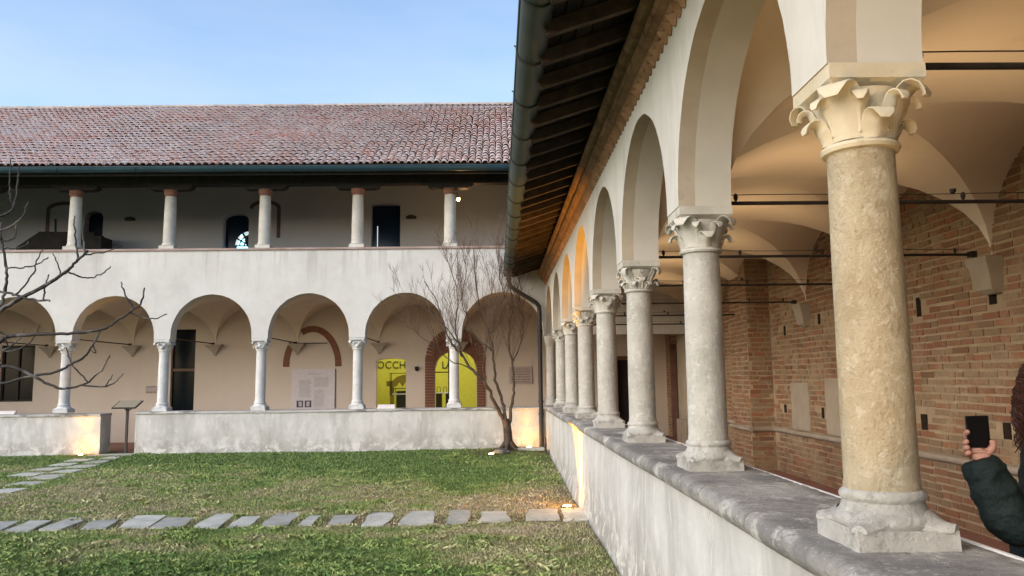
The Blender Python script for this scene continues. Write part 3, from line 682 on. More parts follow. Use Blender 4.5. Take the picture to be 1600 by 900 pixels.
# brick wall
HOLES = [(8.43, 8.53, 2.24, 2.45), (7.13, 7.25, 2.25, 2.44), (8.46, 8.6, 1.02, 1.19), (7.08, 7.2, 1.02, 1.17), (11.1, 11.2, 2.35, 2.5), (12.47, 12.57, 2.27, 2.42), (12.6, 12.72, 1.04, 1.17), (11.15, 11.25, 1.02, 1.17), (15.18, 15.3, 2.6, 2.76), (15.22, 15.34, 1.1, 1.24)]
PIER = (13.17, 14.15, 0.40)
DOOR = (19.6, 20.9, FLOORZ, 2.6)
def cells(u_edges, z_edges, holes):
    for ua, ub in zip(u_edges, u_edges[1:]):
        for za, zb in zip(z_edges, z_edges[1:]):
            um, zm = (ua + ub) / 2, (za + zb) / 2
            if not any(h[0] < um < h[1] and h[2] < zm < h[3] for h in holes): yield ua, ub, za, zb
def build_brick_wall():
    X = RX_WALL; b = MB(); hs = HOLES + [DOOR]
    ue = sorted({-5.0, 21.5, *[h[0] for h in hs], *[h[1] for h in hs]}); ze = sorted({-0.1, 5.6, *[h[2] for h in hs], *[h[3] for h in hs]})
    for ua, ub, za, zb in cells(ue, ze, hs): b.quad((X, ua, za), (X, ub, za), (X, ub, zb), (X, ua, zb))
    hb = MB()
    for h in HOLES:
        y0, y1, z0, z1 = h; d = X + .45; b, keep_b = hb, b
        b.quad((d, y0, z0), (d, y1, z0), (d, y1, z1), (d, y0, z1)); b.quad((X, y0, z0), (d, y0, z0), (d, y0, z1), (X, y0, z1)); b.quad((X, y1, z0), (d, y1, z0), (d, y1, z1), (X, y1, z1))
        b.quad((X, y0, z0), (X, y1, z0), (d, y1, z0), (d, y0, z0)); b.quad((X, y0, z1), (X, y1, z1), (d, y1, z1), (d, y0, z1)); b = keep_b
    p0, p1, pd = PIER; b.box(X - pd, X + .01, p0, p1, 0, 4.2)
    wall = wp(b.build('brick_wall', 'mortar')); tag(hb.build('putlog_holes', 'hole_shade_brick', wall), kind='stuff')
    hd = MB(); h = DOOR; hd.box(X + .12, X + .18, h[0] + .08, h[1] - .08, h[2], h[3] - .05); o = hd.build('door', 'door_dark', wall)
    hd = MB(); hd.box(X - .03, X + .2, h[0], h[0] + .1, h[2], h[3]); hd.box(X - .03, X + .2, h[1] - .1, h[1], h[2], h[3]); hd.box(X - .03, X + .2, h[0], h[1], h[3] - .1, h[3])
    n = 16
    for k in range(n):
        t0, t1 = math.pi * k / n, math.pi * (k + 1) / n; yc, r0, r1 = (h[0] + h[1]) / 2, .55, .66
        hd.hexa([(x, yc + r * math.cos(t), h[3] + r * math.sin(t)) for x, in ((X - .03,), (X + .02,)) for (r, t) in ((r0, t0), (r1, t0), (r1, t1), (r0, t1))])
    hd.build('door_frame', 'terracotta', wall)
    # bricks: (centre, half sizes, normal axis)
    bricks = []
    rows = int((3.75 - FLOORZ) / 0.0775)
    def course(u0, u1, put_, skip):
        for r in range(rows):
            z = FLOORZ + 0.012 + r * 0.0775; u = u0 - random.uniform(0, .24)
            while u < u1:
                L = random.choice((.245, .25, .255, .255, .125, .13, .19)); a, c = max(u, u0), min(u + L, u1)
                u += L + .013
                if c - a < .05: continue
                if skip(a, c, z, z + .064): continue
                put_(a, c, z + random.uniform(-.006, .006) + .008 * math.sin(a * .9 + r * .35))
    X0 = X
    blocked = HOLES + [DOOR]
    sk = lambda a, c, z0, z1: any(a < h[1] and c > h[0] and z0 < h[3] and z1 > h[2] for h in blocked) or (a < PIER[1] and c > PIER[0])
    course(3.2, 21.45, lambda a, c, z: bricks.append(((X0 - .001, (a + c) / 2, z + .032), (.007, (c - a) / 2 - .003, .0285))), sk)
    course(p0 + .005, p1, lambda a, c, z: bricks.append(((X0 - pd - .001, (a + c) / 2, z + .032), (.007, (c - a) / 2 - .003, .0285))), lambda *a: False)
    course(X0 - pd + .005, X0 - .01, lambda a, c, z: bricks.append((((a + c) / 2, p0 - .001, z + .032), ((c - a) / 2 - .003, .007, .0285))), lambda *a: False)
    def score(bk):
        x, y, w = proj(bk[0])
        vis = (0 < x < 1600 and 0 < y < 890 and x > 1418 and bk[0][2] < 2.66 + .95)
        return -w if vis else -1e3 - w
    bricks.sort(key=score, reverse=True)
    var = []
    for k in range(6):
        q = MB(); q.box(-1, 1, -1, 1, -1, 1)
        q.v = [(x * random.uniform(.8, 1.05), y * random.uniform(.965, 1.0), z * random.uniform(.9, 1.02)) for x, y, z in q.v]
        var.append(q.mesh('brick', 'old_brick'))
    for (c, h) in bricks[:300]:
        put('brick', random.choice(var), wall, c, (0, 0, random.uniform(-.01, .01)), (h[0] + random.uniform(-.003, .006), h[1], h[2] * random.uniform(.86, 1.12)))
    q = MB()
    for (c, h) in bricks[300:]:
        d = random.uniform(-.003, .006)
        q.box(c[0] - h[0] - (d if h[0] < .02 else 0), c[0] + h[0], c[1] - h[1] - (d if h[1] < .02 else 0), c[1] + h[1], c[2] - h[2], c[2] + h[2] + random.uniform(-.006, .006), jit=.004)
    tag(q.build('bricks', 'old_brick', wall), kind='stuff')
    # string course, broken by wear, with the pier's return
    q = MB(); prof = [(0, 0), (-.03, .0), (-.055, .02), (-.065, .045), (-.06, .07), (-.02, .085), (0, .085)]
    for (a, c, x) in ((3.2, p0 - .02, X), (p0 - .08, p1 + .06, X - pd), (p1 + .06, 19.0, X)):
        n = max(3, int((c - a) / .2)); q.sweep(prof, [((x + random.uniform(-.006, .006), a + (c - a) * i / n, .715 + random.uniform(-.004, .004)), (1, 0, 0), (0, 0, 1)) for i in range(n + 1)])
    q.sweep([(-a, b_) for a, b_ in prof], [((X - pd - .05 + (pd + .05) * i / 3, p0 - .0, .715), (0, -1, 0), (0, 0, 1)) for i in range(4)])
    q.build('string_course', 'old_render', wall, smooth=50)
    for (y0, y1, z0, z1) in ((11.62, 12.33, .81, 1.52), (10.5, 11.03, .81, 1.58)):
        q = MB(); q.box(X - .028, X + .02, y0, y1, z0, z1, jit=.006); bevel(q.build('render_panel', 'old_render', wall), .008)
    q = MB(); q.box(4.32, X + .02, 18.15, 18.95, 0, 3.3); q.box(4.27, X + .02, 18.1, 19.0, 0, .66); bevel(q.build('pilaster', 'old_render', wall), .01)
    # stone corbels carrying the vault springers
    for y in COLY[2:]:
        if PIER[0] < y < PIER[1]: continue
        q = MB(); zt = 2.68
        lv = [(.16, .17, zt), (.16, .17, zt - .05), (.145, .15, zt - .09), (.135, .13, zt - .2), (.12, .11, zt - .3), (.1, .06, zt - .34)]
        for (h1, d1, z1), (h2, d2, z2) in zip(lv, lv[1:]):
            A = [(X - d1, y - h1, z1), (X - d1, y + h1, z1), (X + .02, y + h1, z1), (X + .02, y - h1, z1)]; B = [(X - d2, y - h2, z2), (X - d2, y + h2, z2), (X + .02, y + h2, z2), (X + .02, y - h2, z2)]
            for k in range(4): q.quad(A[k], A[(k + 1) % 4], B[(k + 1) % 4], B[k])
        q.poly([(X - .17, y - .16, zt), (X - .17, y + .16, zt), (X + .02, y + .16, zt), (X + .02, y - .16, zt)]); q.poly([(X - .06, y - .1, zt - .34), (X + .02, y - .1, zt - .34), (X + .02, y + .1, zt - .34), (X - .06, y + .1, zt - .34)])
        bevel(q.build('corbel', 'old_render', wall, smooth=30), .008)
build_brick_wall()
b = MB(); b.quad((1.1, -5, -.2), (4.7, -5, -.2), (4.7, -5, 5.4), (1.1, -5, 5.4)); wp(b.build('end_wall', 'vault_plaster'))

# terracotta cornice with saw-tooth bricks
b = MB(); n = 60
prof = [(0, .0), (-.035, .0), (-.05, .02), (-.05, .045), (-.075, .06), (-.1, .075), (-.112, .1), (-.105, .125), (-.088, .14), (-.12, .15), (-.15, .17), (-.162, .2), (-.152, .23), (-.13, .25), (0, .25)]
path = [((1.13 + random.uniform(-.004, .004), -5 + 23.04 * i / n, 3.845 + random.uniform(-.004, .004)), (1, 0, 0), (0, 0, 1)) for i in range(n + 1)]
b.sweep(prof, path); cor = wp(b.build('cornice', 'cornice_terracotta', smooth=40))
q = MB()   # a brick set on edge at 45 degrees, its corner pointing out
q.hexa([(-.062, 0, .0), (0, .058, .0), (.03, 0, .0), (0, -.058, .0), (-.062, 0, .075), (0, .058, .075), (.03, 0, .075), (0, -.058, .075)])
q.v = [(x * (0.25 if z == 0 else 1), y * (0.3 if z == 0 else 1), z) for x, y, z in q.v]; TOOTH = q.mesh('sawtooth_brick', 'cornice_terracotta')
k = 0; y = 2.2
while y < 18.0:
    put('sawtooth_brick', TOOTH, cor, (1.125, y, 3.772), (random.uniform(-.05, .05), 0, random.uniform(-.12, .12)), (1, 1, random.uniform(.9, 1.1))); y += 0.128 + random.uniform(-.008, .008); k += 1
# joints: thin cover bricks of the roll moulding
y = 2.3
while y < 18:
    q = MB(); L = random.uniform(.22, .3); q.sweep([(-.1, .07), (-.118, .1), (-.108, .128), (-.09, .138), (-.07, .1)], [((1.13 - random.uniform(0, .008), y + .004, 3.845), (1, 0, 0), (0, 0, 1)), ((1.13 - random.uniform(0, .008), y + L - .006, 3.845), (1, 0, 0), (0, 0, 1))])
    q.sweep([(-.14, .15), (-.168, .175), (-.174, .2), (-.16, .235), (-.12, .2)], [((1.13 - random.uniform(0, .008), y + .004, 3.845), (1, 0, 0), (0, 0, 1)), ((1.13 - random.uniform(0, .008), y + L - .006, 3.845), (1, 0, 0), (0, 0, 1))])
    q.build('moulded_brick', 'cornice_terracotta', cor, smooth=40); y += L

# eaves: rafters, boards, roof, gutter
SL = 0.33
def rz(x): return 4.125 + (x - 0.98) * SL        # underside of the rafters
roof = MB()
roof.hexa([(.32, -5, rz(.32) + .13), (5.4, -5, rz(5.4) + .13), (5.4, 18.05, rz(5.4) + .13), (.32, 18.05, rz(.32) + .13), (.32, -5, rz(.32) + .16), (5.4, -5, rz(5.4) + .16), (5.4, 18.05, rz(5.4) + .16), (.32, 18.05, rz(.32) + .16)])
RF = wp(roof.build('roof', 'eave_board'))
y = 2.24
RAFT = None
while y < 18.0:
    q = MB(); x0, x1 = .36 + random.uniform(-.02, .02), 1.4; hw = .032 + random.uniform(-.004, .004); h = .105
    q.hexa([(x0, y - hw, rz(x0) + random.uniform(-.006, .006)), (x1, y - hw, rz(x1)), (x1, y + hw, rz(x1)), (x0, y + hw, rz(x0)), (x0, y - hw, rz(x0) + h), (x1, y - hw, rz(x1) + h), (x1, y + hw, rz(x1) + h), (x0, y + hw, rz(x0) + h)])
    q.build('rafter', 'rafter_wood', RF); y += 0.484 + random.uniform(-.02, .02)
x = .36; 
while x < 1.3:      # rough boards and laths over the rafters
    q = MB(); w = random.uniform(.10, .17); ya = -5
    while ya < 18:
        L = random.uniform(1.8, 3.4); yb = min(ya + L, 18.03); d = .106 + random.uniform(0, .01)
        if yb > 2:
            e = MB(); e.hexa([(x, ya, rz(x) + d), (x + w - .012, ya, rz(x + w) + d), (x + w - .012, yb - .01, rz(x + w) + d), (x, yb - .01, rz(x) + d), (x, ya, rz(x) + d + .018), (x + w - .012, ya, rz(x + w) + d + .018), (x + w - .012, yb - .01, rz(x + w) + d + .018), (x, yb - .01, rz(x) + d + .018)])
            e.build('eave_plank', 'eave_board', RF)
        ya = yb
    x += w
# gutter
def gutter(path_a, path_b, r, mat, parent, out, n=10, name='gutter'):
    """half-round channel from a to b, opening upwards; out = outward direction"""
    b = MB(); A, B, O = Vector(path_a), Vector(path_b), Vector(out); seg = 24
    outer = [(math.cos(math.pi * k / n), -math.sin(math.pi * k / n)) for k in range(n + 1)]
    prof = [(c * r, s_ * r) for c, s_ in outer] + [(c * (r - .008), s_ * (r - .008)) for c, s_ in reversed(outer)]
    b.sweep(prof, [(A.lerp(B, k / seg) + Vector((0, 0, random.uniform(-.003, .003))), O, Vector((0, 0, 1))) for k in range(seg + 1)])
    o = b.build(name, mat, parent, smooth=50)
    for q in (A, B):
        pass
    q = MB(); q.tube([A + O * r, B + O * r], .012, 8); q.build('gutter_bead', mat, o, smooth=50)
    return o
G = gutter((.285, -5, 4.07), (.285, 17.85, 4.07), .112, 'gutter_metal', None, (-1, 0, 0)); wp(G)
b = MB(); b.box(.172, .398, 17.83, 17.86, 3.96, 4.07); b.build('gutter_end', 'gutter_metal', G)
y = 2.9
while y < 17.8:
    q = MB(); q.tube([(.285 + .118 * math.cos(t), y, 4.07 + .118 * math.sin(t)) for t in [math.pi + math.pi * k / 12 for k in range(13)]], .007, 5)
    q.tube([(.167, y, 4.07), (.165, y, 4.1), (.15, y - .01, 4.105)], .006, 5); q.build('gutter_strap', 'iron', G); y += 0.93
    
q = MB(); q.tube([(.285, 17.72, 3.97), (.285, 17.74, 3.86), (.3, 17.8, 3.76), (.42, 17.86, 3.66), (.9, 17.9, 3.36), (.965, 17.93, 3.28), (.975, 17.93, 3.15), (.975, 17.93, .1)], .05, 10)
dp = wp(q.build('downpipe', 'lectern_metal', smooth=50))
for z in (2.7, 1.1, .82):
    q = MB(); q.lathe([(.052, z), (.06, z + .005), (.06, z + .05), (.052, z + .055)], 12, (.975, 17.93)); q.build('pipe_collar', 'lectern_metal', dp, smooth=40)

# ------------------------------------------------------------------ far wing
far = empty('loggia_wing', (-6, 20.0, FLOORZ)); FL = Vector(far.location)
tag(far, 'two-storey white cloister wing with upper loggia and red tiled roof', 'building')
def fp(o): o.parent = far; o.matrix_parent_inverse = Matrix.Translation(-FL); return o
FZ = 2.63; LOGZ = 4.655
b = arch_wall(COLX + [1.26], None, 0.185, FZ, 0.07, 0.91, 0.94, LOGZ, -17.2, 6.0, 18.06, 18.40, 18.2, 'x')
fp(b.build('arcade_wall', ['facade_plaster', 'soffit_plaster', 'soffit_plaster'], smooth=25))
# parapet, in two runs with the entrance gap between
def far_parapet(x0, x1, zc):
    b = MB(); xs = np.arange(x0, x1 + .01, .2); xs[-1] = x1; zs = [-.1, .1, .2, .3, .45, .65, .8, zc - .06]; P = []
    for x in xs:
        for z in zs:
            P.append((x, 17.98 + 0.012 * math.sin(x * 2.1 + z * 5) * (z < .9) + random.uniform(-.004, .004) - (.02 * (z < .2)), z))
    b.grid(P, len(xs), len(zs))
    for x in (xs[0], x1): b.quad((x, 17.985, -.1), (x, 18.46, -.1), (x, 18.46, zc - .06), (x, 17.985, zc - .06))
    b.quad((x0, 18.46, -.1), (x1, 18.46, -.1), (x1, 18.46, zc - .06), (x0, 18.46, zc - .06)); b.quad((x0, 17.985, zc - .06), (x1, 17.985, zc - .06), (x1, 18.46, zc - .06), (x0, 18.46, zc - .06))
    p = fp(b.build('parapet', 'parapet_plaster', smooth=50))
    x = x0
    while x < x1 - .01:
        L = random.uniform(1.1, 1.7); c = x1 if x1 - x - L < .5 else x + L
        q = MB(); n = 6; dz = random.uniform(-.008, .006)
        q.sweep([(.01, 0), (-.02, .01), (-.026, .03), (-.02, .048), (.01, .06), (.5, .06), (.52, .05), (.52, 0)], [((x + .003 + (c - x - .006) * i / n, 17.975 + random.uniform(-.006, .006), zc - .061 + dz), (0, 1, 0), (0, 0, 1)) for i in range(n + 1)])
        q.build('coping_stone', 'coping_far', p, smooth=45); x = c
far_parapet(-17.0, -8.86, 0.985); far_parapet(-8.09, 1.06, 1.01)
SH_F = shaft_mesh('column_far', r0=.112, r1=.105); BASE_F = base_mesh('column_far'); CAP_F = capital_mesh('acanthus', 'column_far', hw=.175, rs=.105); CAP_F2 = capital_mesh('broad', 'column_far', hw=.175, rs=.105)
for i, x in enumerate(COLX):
    put_column(x, YC, -0.035, SH_F, CAP_F if i % 2 else CAP_F2, BASE_F, far, random.uniform(0, 6))
VF = vault_mesh(FS, FY_WALL - 18.395, FZ, 1.06, 'x')
for a in COLX: put('vault', VF, far, Vector((a + FS / 2, 18.395, 0)) - FL)
for x in COLX:
    b = MB(); b.tube([(x, 18.3, 2.68), (x, 21.3, 2.68)], .014, 8); b.box(x - .03, x + .03, 21.28, 21.34, 2.65, 2.71); fp(b.build('tie_rod', 'rust_iron'))
    b = MB(); y = FY_WALL
    for (h1, d1, z1), (h2, d2, z2) in zip(*(lambda l: (l, l[1:]))([(.21, .22, 2.66), (.21, .22, 2.62), (.17, .18, 2.595), (.06, .06, 2.44), (.045, .05, 2.42), (.03, .03, 2.36)])):
        A = [(x - h1, y - d1, z1), (x + h1, y - d1, z1), (x + h1, y + .02, z1), (x - h1, y + .02, z1)]; B = [(x - h2, y - d2, z2), (x + h2, y - d2, z2), (x + h2, y + .02, z2), (x - h2, y + .02, z2)]
        for k in range(4): b.quad(A[k], A[(k + 1) % 4], B[(k + 1) % 4], B[k])
        if z1 > 2.65: b.poly(A)
        if z2 < 2.4: b.poly(B[::-1])
    fp(b.build('corbel', 'arch_band'))

# back wall of the lower walk with its openings
OPEN = {'window': (-13.32, -12.43, 1.2, 2.7), 'tall_door': (-8.79, -8.15, FLOORZ, 3.09), 'show_window': (-3.28, -2.475, FLOORZ, 2.24), 'arched_door': (-1.70, -.57, FLOORZ, 2.43), 'corridor_door': (3.27, 4.1, FLOORZ, 2.13)}
def build_back_wall():
    Y = FY_WALL; hs = list(OPEN.values()); b = MB()
    ue = sorted({-17.2, 6.0, *[h[0] for h in hs], *[h[1] for h in hs]}); ze = sorted({-.1, 4.0, *[h[2] for h in hs], *[h[3] for h in hs]})
    for ua, ub, za, zb in cells(ue, ze, hs): b.quad((ua, Y, za), (ub, Y, za), (ub, Y, zb), (ua, Y, zb))
    for h in hs:
        x0, x1, z0, z1 = h; d = Y + .32
        b.quad((x0, Y, z0), (x0, d, z0), (x0, d, z1), (x0, Y, z1)); b.quad((x1, Y, z0), (x1, d, z0), (x1, d, z1), (x1, Y, z1)); b.quad((x0, Y, z1), (x1, Y, z1), (x1, d, z1), (x0, d, z1)); b.quad((x0, Y, z0), (x1, Y, z0), (x1, d, z0), (x0, d, z0))
    # arched heads: fill the corners of the rectangle down to the curve
    for key, rise in (('show_window', .07), ('arched_door', .5)):
        x0, x1, z0, z1 = OPEN[key]; n = 16; xm = (x0 + x1) / 2; hw = (x1 - x0) / 2
        pr = [(x0 + (x1 - x0) * k / n) for k in range(n + 1)]; zz = [z1 - rise + rise * math.sqrt(max(0, 1 - ((p - xm) / hw) ** 2)) for p in pr]
        for k in range(n):
            for yy in (Y + .001, Y + .319): b.quad((pr[k], yy, zz[k]), (pr[k + 1], yy, zz[k + 1]), (pr[k + 1], yy, z1 + .001), (pr[k], yy, z1 + .001))
            b.quad((pr[k], Y, zz[k]), (pr[k + 1], Y, zz[k + 1]), (pr[k + 1], Y + .32, zz[k + 1]), (pr[k], Y + .32, zz[k]))
    wall = fp(b.build('back_wall', 'cloister_wall_plaster'))
    def pane(key, mat, name='pane', dy=.2):
        x0, x1, z0, z1 = OPEN[key]; q = MB(); q.box(x0, x1, Y + dy, Y + dy + .02, z0, z1); return q.build(name, mat, wall)
    w = pane('window', 'dark_glass', 'window', .1); q = MB()
    x0, x1, z0, z1 = OPEN['window']
    for (a, c, e, f) in ((x0, x0 + .05, z0, z1), (x1 - .05, x1, z0, z1), (x0, x1, z0, z0 + .05), (x0, x1, z1 - .05, z1), ((x0 + x1) / 2 - .02, (x0 + x1) / 2 + .02, z0, z1)): q.box(a, c, Y + .06, Y + .1, e, f)
    q.build('window_frame', 'door_dark', w)
    w = pane('tall_door', 'dark_glass', 'tall_door', .12); x0, x1, z0, z1 = OPEN['tall_door']
    q = MB(); q.box(x0, x1, Y + .05, Y + .12, 1.96, 2.03); q.build('transom', 'frame_brown', w)
    pane('corridor_door', 'door_dark', 'corridor_door', .1)
    q = MB(); x0, x1, z0, z1 = OPEN['corridor_door']; q.box(x0 - .1, x0 - .003, Y - .04, Y + .02, z0, z1 + .1); q.box(x0 - .003, x1 + .1, Y - .04, Y + .02, z1 + .003, z1 + .1); q.build('door_surround', 'old_brick_arch', wall)
    # brick surround of the arched doorway: built up of single voussoirs and jamb bricks
    x0, x1, z0, z1 = OPEN['arched_door']; xm = (x0 + x1) / 2; dr = empty('arched_doorway'); fp(dr)
    bk = MB(); bk.box(-1, 1, -1, 1, -1, 1); BJ = bk.mesh('brick', 'old_brick_arch')
    for side in (-1, 1):
        z = FLOORZ
        while z < 2.2:
            put('brick', BJ, dr, (xm + side * .69, Y - .0, z + .036), None, (.13 if side < 0 else .11, .035 + random.uniform(-.004, .004), .034)); z += .075
    n = 26
    for k in range(n + 1):
        t = math.pi * k / n; r_ = .69
        put('brick', BJ, dr, (xm + r_ * 1.0 * math.cos(t), Y, 2.2 + .72 * math.sin(t)), (0, -t, 0), (.12, .035 + random.uniform(-.004, .004), .038))
    q = MB(); q.box(xm - .21, xm - .16, Y + .2, Y + .25, FLOORZ, 2.4); q.box(x0, xm - .2, Y + .205, Y + .235, 1.84, 1.87); q.build('door_bar', 'iron', dr)
    # tympanum between opening and ring
    q = MB(); n = 18
    for k in range(n):
        t0, t1 = math.pi * k / n, math.pi * (k + 1) / n
        q.quad((xm + .58 * math.cos(t0), Y - .012, 2.2 + .6 * math.sin(t0)), (xm + .58 * math.cos(t1), Y - .012, 2.2 + .6 * math.sin(t1)), (xm + .57 * math.cos(t1), Y - .012, 1.93 + .5 * math.sin(t1)), (xm + .57 * math.cos(t0), Y - .012, 1.93 + .5 * math.sin(t0)))
    q.build('tympanum', 'old_brick_arch', dr)
    # fragments of a walled-up brick arch
    fr = empty('old_arch'); fp(fr); xm, zs, hw, hh = -5.0, 2.1, .70, .96
    for k in range(27):
        t = math.pi * k / 26
        deg = math.degrees(t)
        if 112 < deg < 143: continue
        e = abs(math.cos(t)); x = xm + hw * math.cos(t); z = zs + hh * math.sin(t) * (0.92 + .08 * math.sin(t))
        put('brick', BJ, fr, (x, Y, z), (0, -math.atan2(math.sin(t) * hw, math.cos(t) * hh), 0), (.085, .012 + random.uniform(-.002, .003), .058))
    q = MB(); q.box(xm - .52, xm + .4, Y - .03, Y + .01, 2.66, 2.685); q.build('ledge', 'rust_iron', fr)
build_back_wall()

# exhibition room behind the two lit openings
def build_room():
    x0, x1, y0, y1, z1 = -4.6, .6, FY_WALL + .33, 25.2, 3.2
    b = MB(); b.quad((x0, y1, 0), (x1, y1, 0), (x1, y1, z1), (x0, y1, z1), 0); b.quad((x0, y0, 0), (x0, y1, 0), (x0, y1, z1), (x0, y0, z1), 0); b.quad((x1, y0, 0), (x1, y1, 0), (x1, y1, z1), (x1, y0, z1), 0)
    b.quad((x0, y0, z1), (x1, y0, z1), (x1, y1, z1), (x0, y1, z1), 1); b.quad((x0, y0, .095), (x1, y0, .095), (x1, y1, .095), (x0, y1, .095), 1)
    room = fp(b.build('exhibition_room', ['yellow_paint', 'room_plaster'], fix=False))
    a = at(588, 576, Y=y1); c = at(635, 561, Y=y1); h = 0.265
    for txt, px in (('O', 588.5), ('C', 601.5), ('C', 612.5), ('H', 623.5), ('L', 690.0), ('A', 696.5)):
        p = at(px, 575.8, Y=y1 - .02); o = put('wall_letter', text_mesh(txt, .33, 'exhibit_dark'), room, p, (R(90), 0, 0), (.92, 1, 1))
    return room
build_room()
ld = bpy.data.lights.new('room_light', 'AREA'); ld.shape = 'RECTANGLE'; ld.size = 4.2; ld.size_y = 2.2; ld.energy = 34; ld.color = (1, .95, .78)
lo = bpy.data.objects.new('room_light', ld); COL.objects.link(lo); lo.location = (-2, 23.6, 3.1)

# loggia: coping, columns, timber, roof
b = MB(); b.box(-17.2, 6, 18.02, 18.44, LOGZ + .001, LOGZ + .055); fp(bevel(b.build('loggia_coping', 'coping_brick'), .012))
LX = [at(px, 340, Y=YC).x for px in (118, 266, 414, 559, 703)]; LX = [LX[0] - 4.36, LX[0] - 2.18] + LX + [LX[-1] + 2.18, LX[-1] + 4.36]
def loggia_meshes():
    z0 = LOGZ + .05; b = MB()
    b.lathe([(.142, z0 + .15), (.14, z0 + .2), (.138, 5.2), (.132, 5.6), (.124, 5.965)], 28, wob=.006); s_ = b.mesh('loggia_column', 'loggia_column', smooth=40)
    b = MB(); b.lathe([(.118, 5.96), (.135, 5.963), (.135, 5.985), (.15, 6.0), (.152, 6.05), (.16, 6.06), (.16, 6.112)], 20); c = b.mesh('terracotta_cap', 'terracotta', smooth=30)
    b = MB(); b.box(-.17, .17, -.17, .17, z0 - .004, z0 + .08, jit=.004); b.lathe([(.155, z0 + .08), (.168, z0 + .1), (.16, z0 + .125), (.148, z0 + .13), (.153, z0 + .145), (.142, z0 + .16)], 24); d = b.mesh('base', 'loggia_column', smooth=40)
    b = MB(); zb = 6.112
    sec = [(-.52, .075), (-.5, .045), (-.44, .012), (-.4, 0), (.4, 0), (.44, .012), (.5, .045), (.52, .075)]
    pts = [(u, zb + v) for u, v in sec] + [(.52, zb + .11), (-.52, zb + .11)]
    for w in (-.12, .12): b.poly([(u, w, z) for u, z in (pts if w > 0 else pts[::-1])])
    for k in range(len(pts)): a, c2 = pts[k], pts[(k + 1) % len(pts)]; b.quad((a[0], -.12, a[1]), (c2[0], -.12, c2[1]), (c2[0], .12, c2[1]), (a[0], .12, a[1]))
    e = b.mesh('timber_bracket', 'beam_wood'); return s_, c, d, e
LS, LC, LB, LK = loggia_meshes()
for x in LX:
    o = put('loggia_column', LS, far, Vector((x, YC, 0)) - FL); put('terracotta_cap', LC, o); put('base', LB, o); put('timber_bracket', LK, far, Vector((x, YC, 0)) - FL)
b = MB(); b.box(-17.2, 6, 18.1, 18.34, 6.222, 6.44); fp(b.build('timber_beam', 'beam_wood'))
b = MB(); b.box(-17.2, 6, 18.38, 21.9, 3.92, 3.99); fp(b.build('loggia_floor', 'floor_tile'))
RIDGE_Y, RIDGE_Z, EAVE_Y, EAVE_Z = 22.5, 9.60, 17.36, 6.46
RS = (RIDGE_Z - EAVE_Z) / (RIDGE_Y - EAVE_Y)
def fz(y): return EAVE_Z + (y - EAVE_Y) * RS
